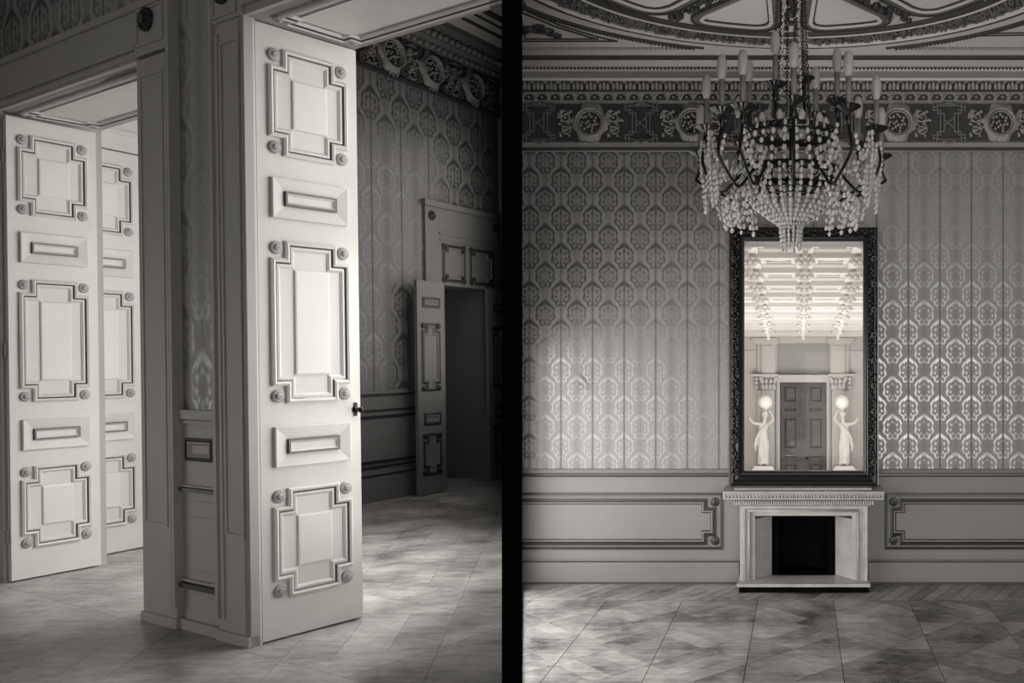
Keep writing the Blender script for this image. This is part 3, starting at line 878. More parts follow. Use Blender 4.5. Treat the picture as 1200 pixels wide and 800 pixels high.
# ---- ceiling with oval mouldings
HC = 2.8; ZC = EYE + HC
mb = MB(); mb.prism([(XL(1.5), 1.5), (4.4, 1.5), (4.4, D + .1), (XL(D + .1), D + .1)], ZC, ZC + .1)
cs_ = obj('ceiling', mb, 'plaster', kind='structure', label='pale salon ceiling with a large oval moulding above the chandelier', cat='ceiling')
def cp(px, py):                                               # ceiling point under an image point
    Z = F * HC / (CY - py); return ((px - CX) / F * Z, Z)
EC = (-.05, 6.57); EA = 1.208
LIM = F * HC / (CY - 56.0)
def ring(name, r0, r1, mat, h, seg=160, parent=cs_):
    m_ = MB()
    vs = []; fs_ = []; prev = None
    for i in range(seg + 1):
        a = 2 * PI * i / seg
        ps = []
        for r in (r0, r1): ps.append((EC[0] + EA * r * math.cos(a), EC[1] + r * math.sin(a)))
        ok = max(p[1] for p in ps) < LIM and min(px_of((p[0], max(p[1], .5))) for p in ps) > 602
        if ok:
            k = len(vs); rm0 = lerp(ps[0], ps[1], .25); rm1 = lerp(ps[0], ps[1], .75)
            for p, z in ((ps[0], ZC), (rm0, ZC - h), (rm1, ZC - h), (ps[1], ZC)): vs.append((p[0], p[1], z))
            if prev is not None:
                for q in range(3): fs_.append((prev + q, prev + q + 1, k + q + 1, k + q))
            prev = k
        else: prev = None
    m_.add(vs, fs_, 0, False)
    return obj(name, m_, mat, parent)
ring('oval_fillet', 1.755, 1.80, 'line_dark', .03)
band = ring('oval_band', 1.50, 1.735, 'relief_dark', .02)
ring('oval_fillet', 1.44, 1.49, 'line_dark', .03)
ring('oval_fillet', 1.735, 1.752, 'plaster_light', .035)
ring('oval_fillet', 1.488, 1.505, 'plaster_light', .035)
ring('oval_fillet', 1.945, 1.958, 'line_dark', .02)
m_ = MB()
for i in range(3200):
    a = random.random() * 2 * PI; r = 1.53 + .17 * random.random()
    x, y = EC[0] + EA * r * math.cos(a), EC[1] + r * math.sin(a)
    if px_of((x, y)) < 604: continue
    m_.ball((x, y, ZC - .022), .007 + .011 * random.random(), 5, 3, m=0)
obj('oval_foliage', m_, 'strap', band, kind='stuff')
m_ = MB()
for i in range(420):
    a = 2 * PI * i / 420
    x, y = EC[0] + EA * 1.985 * math.cos(a), EC[1] + 1.985 * math.sin(a)
    if y > LIM or px_of((x, y)) < 604 or y < 5: continue
    m_.ball((x, y, ZC - .01), .018, 5, 3)
obj('oval_beading', m_, 'relief_dark', cs_, kind='stuff')
# straight border lines
m_ = MB()
for y0, y1 in ((67.2, 64.6),):
    ya, yb = F * HC / (CY - y0), F * HC / (CY - y1)
    m_.box(XL(ya), 4.3, yb, ya, ZC - .025, ZC)
obj('border_line', m_, 'line_dark', cs_)
m_ = MB()
ya = F * HC / (CY - 55.5)
x = XL(ya) + .05
while x < 2.6:
    if abs(x - EC[0]) > .95: m_.ball((x, ya, ZC - .01), .017, 5, 3)
    x += .036
obj('border_beading', m_, 'relief', cs_, kind='stuff')
# triangular corner panels with arabesques
for sgn in (-1, 1):
    def pt(px, py):
        x, y = cp(px, py); return (x, y)
    tri = [pt(560, 49), pt(737, 49), pt(700, 40.5), pt(660, 28), pt(625, 13), pt(560, -20)] if sgn < 0 else [pt(1290, 40), pt(1131, 43), pt(1165, 32), pt(1200, 22), pt(1235, 10), pt(1290, -15)]
    if sgn < 0: tri = [(max(p[0], XL(p[1]) + .02), p[1]) for p in tri]
    m_ = MB()
    for o_ in (0.03, .085):
        pp = inset(tri, o_ + .0); p2 = inset(tri, o_ + .012)
        n_ = len(pp)
        vs = [(x, y, ZC - .012) for x, y in pp] + [(x, y, ZC - .012) for x, y in p2] + [(x, y, ZC) for x, y in pp] + [(x, y, ZC) for x, y in p2]
        m_.add(vs, [(i, (i + 1) % n_, n_ + (i + 1) % n_, n_ + i) for i in range(n_)] + [(i, (i + 1) % n_, 2 * n_ + (i + 1) % n_, 2 * n_ + i) for i in range(n_)])
    tp = obj('corner_panel', m_, 'line_dark', cs_)
    if sgn < 0:
        m_ = MB()
        for (cxp, cyp, r0, tn) in ((641, 35, .075, 1.5), (648, 40, .06, -1.4), (633, 30, .05, 1.3), (627, 33, .06, -1.3)):
            c = cp(cxp, cyp); sp_ = spiral(0, 0, r0, tn)
            m_.tube([(c[0] + p[0] * 1.3, c[1] + p[2], ZC - .01) for p in sp_], .010, 5)
        c0, c1, c2_ = cp(613, 33), cp(622, 31), cp(632, 37)
        m_.tube([(c0[0], c0[1], ZC - .01), (c1[0], c1[1], ZC - .012), (c2_[0], c2_[1], ZC - .01)], [.05, .04, .015], 6)
        obj('arabesque', m_, 'relief_dark', tp)
# lunettes inside the oval
def polar(r, a): return (EC[0] + EA * r * math.cos(a), EC[1] + r * math.sin(a))
def lunette(a0, a1, r0, r1):
    pts = []
    rc = .22
    for i in range(33):
        a = a0 + (a1 - a0) * i / 32
        e = min(1, i / 9.0, (32 - i) / 9.0); pts.append(polar(r1 - rc * (1 - math.sqrt(max(0, 1 - (1 - e) ** 2))), a))
    for i in range(9):
        a = a1 + (a0 - a1) * i / 8; am = (a0 + a1) / 2
        pts.append(polar(r0, am + (a - am) * .7))
    m_ = MB(); n_ = len(pts)
    for o_, w_, h_, mt in ((0, .015, .03, 2), (.015, .06, .02, 1), (.075, .03, .03, 0), (.105, .012, .02, 2)):
        pp, p2 = inset(pts, o_), inset(pts, o_ + w_)
        vs = [(x, y, ZC - h_) for x, y in pp] + [(x, y, ZC - h_) for x, y in p2] + [(x, y, ZC) for x, y in pp] + [(x, y, ZC) for x, y in p2]
        m_.add(vs, [(i, (i + 1) % n_, n_ + (i + 1) % n_, n_ + i) for i in range(n_)] + [(i, (i + 1) % n_, 2 * n_ + (i + 1) % n_, 2 * n_ + i) for i in range(n_)] + [(n_ + i, n_ + (i + 1) % n_, 3 * n_ + (i + 1) % n_, 3 * n_ + i) for i in range(n_)], mt)
    m_.add([(x, y, ZC - .006) for x, y in inset(pts, .117)], [list(range(n_))], 0)
    return obj('lunette', m_, ['plaster_light', 'strap', 'line_dark'], cs_)
for k in range(10):
    a = PI / 2 + (k + .5) * PI / 5 + .02
    lunette(a - .265, a + .265, .55, 1.39)
m_ = MB()
for k in range(10):                                           # foliage between the lunettes
    a = PI / 2 + k * PI / 5 + .02
    if math.sin(a) < 0: continue
    for i in range(26):
        p = polar(.7 + .68 * random.random(), a + (random.random() - .5) * .10)
        if px_of(p) < 604: continue
        m_.ball((p[0], p[1], ZC - .012), .02 + .02 * random.random(), 5, 3)
obj('oval_foliage', m_, 'relief_dark', cs_, kind='stuff')

# right-hand wall of the salon (outside the frame, closes the room)
mb = MB(); mb.box(4.3, 4.4, 5.5, D + .2, FL, ZC + .1)
obj('wall_right', mb, 'wall_paint', kind='structure', label='plain grey side wall of the salon beyond the right edge of the photo', cat='wall')

# ================================================================== FIREPLACE
def bxp(m_, x0, x1, y0, y1, Zf, Zb, m=0):
    """box whose front face at depth Zf covers image rows/cols x0..x1,y0..y1"""
    m_.box(wx(x0, Zf), wx(x1, Zf), Zf, Zb, wz(y1, Zf), wz(y0, Zf), m)
fp = link('fireplace', None, None, T(wx(941.5), D, FL), label='white marble fireplace with carved mantel shelf under the tall framed opening', cat='fireplace')
fp_inv = T(-wx(941.5), -D, -FL)
def fobj(name, m_, mats, parent=fp, **k):
    m_.v = [(v[0] - wx(941.5), v[1] - D, v[2] - FL) for v in m_.v]
    return obj(name, m_, mats, parent, **k)
ZH = 8.79
m_ = MB(); zs = FL + .04
m_.prism([(wx(863.5, ZH), ZH), (wx(1020, ZH), ZH), (wx(1019), D - .001), (wx(866), D - .001)], FL + .056, FL + .085)
m_.box(wx(866, ZH), wx(1018, ZH), ZH + .015, D - .001, FL, FL + .056, 1)  # black base stands in for the shade under the hearth slab
fobj('hearth', m_, ['marble', 'soot_shade'])
m_ = MB(); m_.box(wx(906), wx(977), D - .02, D + .38, FL + .02, FL + .085); fobj('firebox_floor', m_, 'soot_shade')
ZJ = 8.93; zb = FL + .085
# jambs: stepped mouldings left and right, lintel across
for side, name in ((-1, 'jamb'), (1, 'jamb')):
    m_ = MB()
    for (a, b, dz) in ((867, 873, .0), (873, 879.5, -.025), (879.5, 884.5, -.045)):
        xa, xb = (a, b) if side < 0 else (1883.5 - b, 1883.5 - a)
        m_.box(wx(xa, ZJ), wx(xb, ZJ), ZJ - dz, D - .001, zb, wz(592.5 if a == 867 else 596 if a == 873 else 601.5, ZJ))
    for xs in ((871.5,), (877.8,)):
        xm = xs[0] if side < 0 else 1883.5 - xs[0]
        m_.tube([(wx(xm, ZJ), ZJ + .01, zb + .01), (wx(xm, ZJ), ZJ + .01, wz(600, ZJ))], .012, 8)
    fobj(name, m_, 'marble')
    m_ = MB()                                                # splayed cheek
    xo, xi = (884, 904.5) if side < 0 else (999.5, 979)
    m_.prism([(wx(xo, ZJ + .05), ZJ + .05), (wx(xi, D + .02), D + .02), (wx(xi, D + .02), D + .06), (wx(xo, ZJ + .05) - side * -.01 + (-.03 if side < 0 else .03), D + .06)], zb, FZ1 - .012)
    fobj('cheek', m_, 'marble')
m_ = MB(); m_.box(wx(873, ZJ), wx(1010.5, ZJ), ZJ, D - .001, wz(596, ZJ), wz(592.5, ZJ)); m_.box(wx(879.5, ZJ), wx(1004, ZJ), ZJ + .025, D - .001, wz(601.5, ZJ), wz(596, ZJ)); m_.box(wx(884.5, ZJ), wx(999, ZJ), ZJ + .045, D - .001, wz(605, ZJ), wz(601.5, ZJ))
m_.tube([(wx(876, ZJ), ZJ + .012, wz(598.5, ZJ)), (wx(1007, ZJ), ZJ + .012, wz(598.5, ZJ))], .012, 8)
fobj('lintel', m_, 'marble')
m_ = MB(); zf = FZ1 - .012
xa, xb = wx(904, D + .02), wx(979.5, D + .02)
m_.box(xa - .01, xb + .01, D + .36, D + .39, FL, zf); m_.box(xa - .03, xa, D + .06, D + .39, FL, zf); m_.box(xb, xb + .03, D + .06, D + .39, FL, zf); m_.box(xa - .03, xb + .03, D + .06, D + .39, zf, zf + .03)
for xx in (xa + .05, xb - .05): m_.box(xx - .02, xx + .02, D + .05, D + .08, FL + .085, zf)
m_.box(xa, xb, D + .05, D + .08, zf - .04, zf); m_.box(xa + .03, xb - .03, D + .33, D + .36, .06, .085)
fobj('firebox', m_, 'soot_shade')
# shelf: bed moulding with dentils, carved edge, top slab
ZS = 8.80
m_ = MB()
m_.run_x([(D - .001, wz(592.6, ZJ)), (ZJ - .01, wz(592.6, ZJ)), (ZJ - .03, wz(591, ZJ)), (ZS + .03, wz(586.5, ZS)), (ZS, wz(585, ZS)), (ZS, wz(584, ZS)), (ZS - .012, wz(580.5, ZS)), (ZS - .005, wz(578, ZS)), (ZS - .02, wz(577, ZS)), (ZS - .02, wz(575.6, ZS)), (D - .001, wz(574.5, ZS))], wx(847, ZS), wx(1036, ZS))
# taper the underside of the shelf ends
cxm = wx(941.5, ZS)
for i, v in enumerate(m_.v):
    if v[2] < wz(585.2, ZS): m_.v[i] = (cxm + (v[0] - cxm) * (.835 if v[2] < wz(591.5, ZS) else .87), v[1], v[2])
sh = fobj('mantel_shelf', m_, 'marble')
m_ = MB(); px = 860
while px < 1023:
    bxp(m_, px, px + 1.5, 587.2, 591.3, ZS + .01, ZS + .1); px += 2.7
fobj('dentils', m_, 'marble', sh, kind='stuff')
m_ = MB(); px = 850
while px < 1034:
    m_.ball((wx(px, ZS), ZS - .008, wz(581.3, ZS)), .015, 6, 4, sz=1.2); px += 4.2
fobj('egg_moulding', m_, 'relief', sh, kind='stuff')
m_ = MB(); ZT = 8.90
m_.box(wx(860.5, ZT), wx(1021.5, ZT), ZT, D - .001, wz(575.6, ZT), wz(571.8, ZT)); fobj('top_slab', m_, 'marble')

# ================================================================== FRAMED OPENING over the mantel; clear pane onto a modelled hall, nothing reflected
mr = link('glazed_opening', None, None, T(wx(941.5), D, wz(571)), label='tall see-through glazed opening in a carved dark frame on the marble mantel, looking into a modelled bright hall', cat='glazed_opening')  # opening onto a modelled hall, standing in for a reflecting surface
def mobj(name, m_, mats, parent=mr, **k):
    m_.v = [(v[0] - wx(941.5), v[1] - D, v[2] - wz(571)) for v in m_.v]
    return obj(name, m_, mats, parent, **k)
ZM = D - .09
def mwx(p): return wx(p, ZM)
def mwz(p): return wz(p, ZM)
zbot = wz(571.6, ZT)
m_ = MB()
m_.frame(rect(mwx(855.5), mwx(1028.2), zbot + .002, mwz(266.5)), [(0, -.09), (0, .0), (.016, .018), (.03, .02), (.05, .0), (.078, .008), (.092, .024), (.102, .016), (.108, -.02), (.132, -.03), (.135, -.09)], ZM)
fm = mobj('frame', m_, 'frame_dark')
m_ = MB(); m_.box(mwx(869), mwx(1015), ZM + .015, D - .01, zbot + .004, mwz(554.2)); m_.box(mwx(866), mwx(1018), ZM - .005, D - .02, mwz(556.5), mwz(554.5))
mobj('bottom_rail', m_, 'frame_plain')
for px in (854.6, 1029):
    m_ = MB(); m_.box(mwx(px) - .008, mwx(px) + .008, ZM + .03, D - .005, zbot + .002, mwz(266.5)); mobj('edge_strip', m_, 'gilt')
m_ = MB()                                                     # leaf carving along the frame
random.seed(11)
for px in (861.8, 1021.5):
    y = 275.0
    while y < 556:
        for _ in range(2):
            m_.ball((mwx(px + random.uniform(-4, 4)), ZM - .004 - random.random() * .012, mwz(y + random.uniform(-1, 1))), .010 + random.random() * .012, 5, 3, sz=1.3)
        y += 2.6
x = 860
while x < 1025:
    for _ in range(2):
        m_.ball((mwx(x), ZM - .004 - random.random() * .012, mwz(273.5 + random.uniform(-4, 4))), .010 + random.random() * .012, 5, 3)
    x += 2.6
mobj('carving', m_, 'frame_dark', fm, kind='stuff')
m_ = MB(); m_.lathe([(0, 0), (.034, 0), (.034, .016), (.026, .03), (.02, .014), (.012, .026), (.001, .03)], seg=12, axis='y'); me = m_.mesh('rosette', 'frame_dark')
for px in (858.8, 1022.8):
    y = 303.5
    while y < 556: link('rosette', me, fm, T(wx(px + 1, ZM) - wx(941.5), ZM - .012 - D, wz(y, ZM) - wz(571))); y += 29.7
m_ = MB(); m_.box(MX0, MX1, D - .035, D - .03, MZ0, MZ1); mobj('glass', m_, 'pane')

# ================================================================== HALL seen through the framed opening, modelled behind the salon wall
HZ = 30.0
def hx(px, Z=HZ): return (px - CX) / F * Z
def hz(py, Z=HZ): return EYE + (CY - py) / F * Z
HF = -2.6
def hc(Z): return EYE + .82 + .1027 * (HZ - Z)                # the ceiling falls away from the salon
mb = MB(); mb.box(-2.8, 3.05, HZ, HZ + .3, HF, 2.9)
hw = obj('wall_hall', mb, 'hall_paint', kind='structure', label='pale end wall of the bright hall seen through the framed opening, around the wooden door', cat='wall')
for s_, xx, nm in ((-1, -2.8, 'left'), (1, 2.95, 'right')):
    mb = MB(); mb.box(xx, xx + .1, 10.2, HZ, HF, 4.8)
    obj('wall_hall_' + nm, mb, 'hall_paint', kind='structure', label='%s side wall of the bright hall, outside the view through the framed opening' % nm, cat='wall')
mb = MB(); mb.box(-2.8, 3.05, 9.9, HZ, HF - .1, HF); obj('floor', mb, 'hall_paint', kind='structure', label='floor of the bright hall, hidden below the edge of the framed opening', cat='floor')
mb = MB()
ZA = 9.9
mb.add([(-2.8, ZA, hc(ZA)), (3.05, ZA, hc(ZA)), (3.05, HZ + .2, hc(HZ + .2)), (-2.8, HZ + .2, hc(HZ + .2)), (-2.8, ZA, hc(ZA) + .1), (3.05, ZA, hc(ZA) + .1), (3.05, HZ + .2, hc(HZ + .2) + .1), (-2.8, HZ + .2, hc(HZ + .2) + .1)],
       [(0, 1, 2, 3), (4, 5, 6, 7), (0, 1, 5, 4), (1, 2, 6, 5), (2, 3, 7, 6), (3, 0, 4, 7)])
hcg = obj('ceiling', mb, 'hall_white', kind='structure', label='white coffered ceiling of the hall, upper half of the view through the framed opening', cat='ceiling')
cxh = hx(941)
rows = [28.9 - 1.42 * k for k in range(10)]
cols = [-3.05, -1.02, 1.02, 3.05]
m_boss = MB()
m_boss.lathe([(.30, .02), (.28, -.06), (.16, -.10), (.20, -.17), (.13, -.26), (.07, -.29), (.09, -.36), (.04, -.46), (.001, -.48)], seg=12, axis='z')
for i in range(8):
    a = 2 * PI * i / 8; m_boss.ball((.24 * math.cos(a), .24 * math.sin(a), -.10), .085, 5, 4)
boss_me = m_boss.mesh('pendant_boss', 'hall_white')
for Z in rows:
    m_ = MB(); z = hc(Z)
    m_.run_x([(Z - .22, z + .02), (Z - .22, z - .05), (Z - .13, z - .10), (Z - .13, z - .20), (Z + .13, z - .22), (Z + .13, z - .11), (Z + .22, z - .07), (Z + .22, z + .02)], -2.7, 2.95)
    bm_ = obj('ceiling_beam', m_, 'hall_white', hcg)
    for cxx in (-1.02, 0.0, 1.02) if Z < 28 else ():
        link('pendant_boss', boss_me, bm_, T(cxh + cxx, Z - .0, z - .20) @ Matrix.Scale(.62, 4))
for cxx in (-2.04, -1.02, 0, 1.02, 2.04):
    m_ = MB()
    for (w_, h_) in ((.26, .06), (.16, .14)):
        m_.add([(cxh + cxx - w_, ZA + 3, hc(ZA + 3) - h_), (cxh + cxx + w_, ZA + 3, hc(ZA + 3) - h_), (cxh + cxx + w_, HZ, hc(HZ) - h_), (cxh + cxx - w_, HZ, hc(HZ) - h_),
                (cxh + cxx - w_, ZA + 3, hc(ZA + 3)), (cxh + cxx + w_, ZA + 3, hc(ZA + 3)), (cxh + cxx + w_, HZ, hc(HZ)), (cxh + cxx - w_, HZ, hc(HZ))],
               [(0, 1, 2, 3), (0, 4, 7, 3), (1, 5, 6, 2), (0, 1, 5, 4)])
    obj('ceiling_rib', m_, 'hall_white', hcg)
m_ = MB()
for k in range(len(rows) - 1):                                # sunk coffer steps
    for a, b in ((-2.04, -1.02), (-1.02, 0), (0, 1.02), (1.02, 2.04)):
        z0, z1 = rows[k + 1] + .22, rows[k] - .22
        for q, (ins, dz) in enumerate(((0.0, .035), (.10, .02))):
            x0, x1 = cxh + a + .26 + ins, cxh + b - .26 - ins
            for (ya, yb) in ((z0 + ins, z0 + ins + .08), (z1 - ins - .08, z1 - ins)):
                m_.add([(x0, ya, hc(ya) - dz), (x1, ya, hc(ya) - dz), (x1, yb, hc(yb) - dz), (x0, yb, hc(yb) - dz), (x0, ya, hc(ya)), (x1, ya, hc(ya)), (x1, yb, hc(yb)), (x0, yb, hc(yb))],
                       [(0, 1, 2, 3), (0, 1, 5, 4), (2, 3, 7, 6), (0, 3, 7, 4), (1, 2, 6, 5)])
obj('coffer_steps', m_, 'hall_white', hcg, kind='stuff')
# end wall dressing
def hbox(m_, x0, x1, y0, y1, d, m=0, back=0.0): m_.box(hx(x0), hx(x1), HZ - d, HZ - back, hz(y1), hz(y0), m)
m_ = MB(); hbox(m_, 842, 1040, 393.5, 396, .25); hbox(m_, 882, 912, 396, 400, .45); hbox(m_, 970, 1000, 396, 400, .45); hbox(m_, 885, 912, 400, 403, .32); hbox(m_, 970, 998, 400, 403, .32); hbox(m_, 912, 970, 396, 402, .15)
obj('entablature', m_, 'hall_paint', hw)
m_ = MB(); m_.plate(rect(hx(911), hx(971), hz(436), hz(402)), HZ - .01); m_.frame(rect(hx(911), hx(971), hz(436), hz(402)), [(0, 0), (0, .06), (.05, .06), (.05, .01)], HZ)
obj('overdoor_panel', m_, 'hall_panel', hw)
for side in (-1, 1):
    X = (lambda p: p) if side < 0 else (lambda p: 1882.5 - p)
    def hb(m_, a, b, y0, y1, d):
        a, b = X(a), X(b); hbox(m_, min(a, b), max(a, b), y0, y1, d)
    m_ = MB(); hb(m_, 893, 909, 403, 438, .30); hb(m_, 888, 893, 403, 438, .15); hb(m_, 909, 911, 403, 560, .12)
    hb(m_, 896, 906, 405, 436, .33)
    pil = obj('pilaster', m_, 'hall_paint', hw)
    m_ = MB(); hb(m_, 893.5, 908, 457, 600, .30); hb(m_, 888, 893.5, 457, 600, .15)
    hb(m_, 896, 905.5, 470, 600, .33)
    obj('pilaster_shaft', m_, 'hall_paint', pil)
    m_ = MB(); hb(m_, 881, 912, 438, 440.5, .40); hb(m_, 891.5, 910, 440.5, 442, .34)
    a, b = hx(X(901)), hz(449)
    for dx in (-.17, -.06, .06, .17):
        m_.ball((a + dx, HZ - .33, b - .10), .075, 6, 4, sz=1.5); m_.ball((a + dx * 1.15, HZ - .36, b + .08), .07, 6, 4, sz=1.3)
    for dx in (-.24, .24): m_.ball((a + dx, HZ - .36, b + .16), .075, 8, 5)
    hb(m_, 894, 908, 442, 457, .28)
    a = hx(X(887));
    for dz in (-.12, .03, .16): m_.ball((a, HZ - .2, b + dz), .08, 6, 4)
    obj('capital', m_, 'hall_paint', pil)
    m_ = MB(); hb(m_, 850, 888, 548.5, 551, .12); hb(m_, 850, 885, 411, 412.2, .05)
    obj('wall_band', m_, 'hall_white', hw)
m_ = MB(); hbox(m_, 911, 914, 446, 640, .2); hbox(m_, 968.5, 971.5, 446, 640, .2); hbox(m_, 909, 973, 442, 447.5, .28); hbox(m_, 907, 975, 439, 442, .36)
obj('door_case', m_, 'hall_paint', hw)
# double door
dx0, dx1, dtop = hx(914), hx(968.5), hz(448)
for k in (0, 1):
    w_ = (dx1 - dx0) / 2
    x0 = dx0 + k * w_
    m_ = MB(); m_.box(.01, w_ - .01, 0, .10, .02, dtop - HF)
    root = obj('door_6' if k == 0 else 'door_7', m_, 'hall_door', None, T(x0, HZ - .14, HF), kind='structure', label='%s leaf of the panelled brown double door at the end of the hall beyond the framed opening' % ('left' if k == 0 else 'right'), cat='door')
    for (ya, yb) in ((451, 472), (476, 483), (488, 526), (532, 537), (541, 575)):
        z0, z1 = hz(yb) - HF, hz(ya) - HF
        xa, xb = (.10, w_ - .17) if k == 0 else (.17, w_ - .10)
        m_ = MB(); m_.frame(rect(xa, xb, z0, z1), [(0, 0), (0, .05), (.05, .05), (.07, -.0), (.12, .03), (.13, .03)])
        m_.plate(rect(xa + .13, xb - .13, z0 + .13, z1 - .13), -.03) if z1 - z0 > .3 else None
        obj('door_panel', m_, 'hall_door', root)
    m_ = MB()
    if k == 0: m_.box(w_ - .07, w_ + .05, -.04, 0, .02, dtop - HF)
    else: m_.ball((.12, -.05, 1.1), .05, 8, 6)
    obj('door_stop' if k == 0 else 'door_knob', m_, 'hall_door' if k == 0 else 'brass_dark', root)

# ---- statues with globe lamps
def statue(px, sgn, label):
    Z = 28.9
    sc = 1.0
    x0 = (px - CX) / F * Z
    ztop_plinth = EYE + (CY - 545) / F * Z                     # feet
    root = link('statue', None, None, T(x0, Z, HF), label=label, cat='statue')
    zt_ = ztop_plinth - HF
    m_ = MB(); m_.box(-.34, .34, -.34, .34, 0, .25); m_.box(-.26, .26, -.26, .26, .25, zt_ - .12); m_.box(-.33, .33, -.33, .33, zt_ - .12, zt_ - .05); m_.box(-.29, .29, -.29, .29, zt_ - .05, zt_)
    obj('plinth', m_, 'statue', root)
    # one continuous figure: skin modifier on a skeleton, contrapposto, arm raised to the globe
    s = sgn
    J = [((0, 0, .78), .13), ((.02 * s, 0, 1.0), .115), ((.0, -.02, 1.18), .135), ((-.02 * s, 0, 1.32), .07), ((-.03 * s, -.03, 1.40), .05), ((-.04 * s, -.05, 1.50), .085), ((-.04 * s, -.04, 1.60), .06),   # 0-6 pelvis..head
         ((.17 * s, 0, 1.28), .06), ((.33 * s, -.03, 1.30), .048), ((.42 * s, -.08, 1.42), .036), ((.40 * s, -.08, 1.50), .03),        # 7-10 arm reaching out
         ((-.17 * s, 0, 1.29), .06), ((-.30 * s, -.02, 1.40), .046), ((-.24 * s, -.02, 1.60), .036), ((-.15 * s, -.02, 1.69), .03),    # 11-14 arm raised to globe
         ((.09 * s, 0, .68), .115), ((.11 * s, -.06, .38), .08), ((.08 * s, 0, .08), .05), ((.10 * s, -.12, .03), .035),               # 15-18 leg
         ((-.10 * s, 0, .68), .11), ((-.09 * s, .02, .38), .08), ((-.10 * s, .03, .08), .05), ((-.11 * s, -.10, .03), .035)]           # 19-22
    E = [(0, 1), (1, 2), (2, 3), (3, 4), (4, 5), (5, 6), (2, 7), (7, 8), (8, 9), (9, 10), (2, 11), (11, 12), (12, 13), (13, 14), (0, 15), (15, 16), (16, 17), (17, 18), (0, 19), (19, 20), (20, 21), (21, 22)]
    me = bpy.data.meshes.new('figure'); me.from_pydata([j[0] for j in J], E, []); me.materials.append(M['statue'])
    o = link('figure', me, root, T(0, 0, zt_))
    md = o.modifiers.new('skin', 'SKIN')
    for i, j in enumerate(J):
        me.skin_vertices[0].data[i].radius = (j[1], j[1] * .9)
    me.skin_vertices[0].data[0].use_root = True
    o.modifiers.new('sub', 'SUBSURF').levels = 2; o.modifiers['sub'].render_levels = 2
    # face and hair
    m_ = MB(); m_.ball((-.04 * s, -.135, 1.52), .018, 6, 4, sz=1.6); m_.ball((-.072 * s, -.122, 1.545), .014, 5, 3); m_.ball((-.008 * s, -.122, 1.545), .014, 5, 3); m_.ball((-.04 * s, -.125, 1.47), .02, 6, 3, sz=.5)
    m_.ball((-.04 * s, .0, 1.57), .115, 10, 6, sz=.95); m_.ball((-.04 * s, .09, 1.53), .06, 8, 5)
    obj('head_details', m_, 'statue', root, T(0, 0, zt_))
    # draped robe: pleated skirt hanging from the hips, sash over the shoulder
    m_ = MB(); seg = 40; vs = []; lv = [(1.02, .115), (.90, .14), (.74, .16), (.50, .145), (.25, .15), (.06, .17)]
    for i, (z, r) in enumerate(lv):
        for k in range(seg):
            a = 2 * PI * k / seg; rr = r * (1 + .10 * min(1, i / 2) * math.sin(a * 9 + z * 2.5)) 
            vs.append((rr * math.cos(a) + .03 * s * math.sin(z * 3), rr * .85 * math.sin(a), z))
    fs_ = [(i * seg + k, i * seg + (k + 1) % seg, (i + 1) * seg + (k + 1) % seg, (i + 1) * seg + k) for i in range(len(lv) - 1) for k in range(seg)]
    m_.add(vs, fs_, 0, True)
    m_.tube([(-.16 * s, -.05, 1.33), (-.04 * s, -.15, 1.18), (.12 * s, -.13, 1.02), (.20 * s, -.05, .85), (.26 * s, -.03, .6), (.24 * s, -.02, .42)], [.04, .05, .055, .06, .055, .02], 8)
    obj('robe', m_, 'statue', root, T(0, 0, zt_))
    gx = -.06 * s
    m_ = MB(); m_.lathe([(.001, 1.62), (.05, 1.64), (.03, 1.70), (.09, 1.74), (.10, 1.77), (.001, 1.77)], (gx, -.02, zt_), 12, 'z'); obj('lamp_cup', m_, 'statue', root)
    m_ = MB(); m_.ball((gx, -.02, zt_ + 1.95), .22, 20, 14); obj('globe', m_, 'globe', root)
    l = bpy.data.lights.new('globe_light', 'POINT'); l.energy = .4; l.shadow_soft_size = .2; l.color = (1, .975, .94)
    lo = link('globe_light', l, root, T(gx, -.6, zt_ + 1.95))
    return root
statue(895, -1, 'white statue holding a globe lamp, left of the hall door seen through the framed opening')
statue(989, 1, 'white statue holding a globe lamp, right of the hall door seen through the framed opening')

# ================================================================== CHANDELIER
HX, HY = wx(927, 6.5), 6.5
SC = F / 6.5
ch = link('chandelier', None, None, T(HX, HY, wz(205, 6.5)), label='large dark crystal chandelier with many candle bulbs hanging in front of the tall framed opening', cat='chandelier')
Z0 = wz(205, 6.5)
def zc(py): return wz(py, 6.5) - Z0
def hoop(name, r, z, h, mat='iron', t=.012):
    m_ = MB(); m_.lathe([(r, -h / 2), (r + t, -h / 2), (r + t * 1.4, 0), (r + t, h / 2), (r, h / 2), (r, -h / 2)], (0, 0, z), 48)
    return obj(name, m_, mat, ch)
hp = hoop('hoop', .335, zc(203), .060)
up = hoop('upper_ring', .285, zc(157), .058, 'brass_dark')
m_ = MB()
for i in range(36):
    a = 2 * PI * i / 36; m_.ball((.302 * math.cos(a), .302 * math.sin(a), zc(155)), .020, 5, 3)
obj('ring_ornament', m_, 'brass_dark', up, kind='stuff')
hoop('bottom_ring', .085, zc(262), .02, 'iron')
hoop('lower_ring', .20, zc(222), .015, 'iron')
m_ = MB(); m_.tube([(0, 0, zc(235)), (0, 0, zc(100))], .012, 8); m_.lathe([(.001, 0), (.05, .02), (.06, .06), (.02, .1), (.03, .16), (.001, .2)], (0, 0, zc(222)), 12)
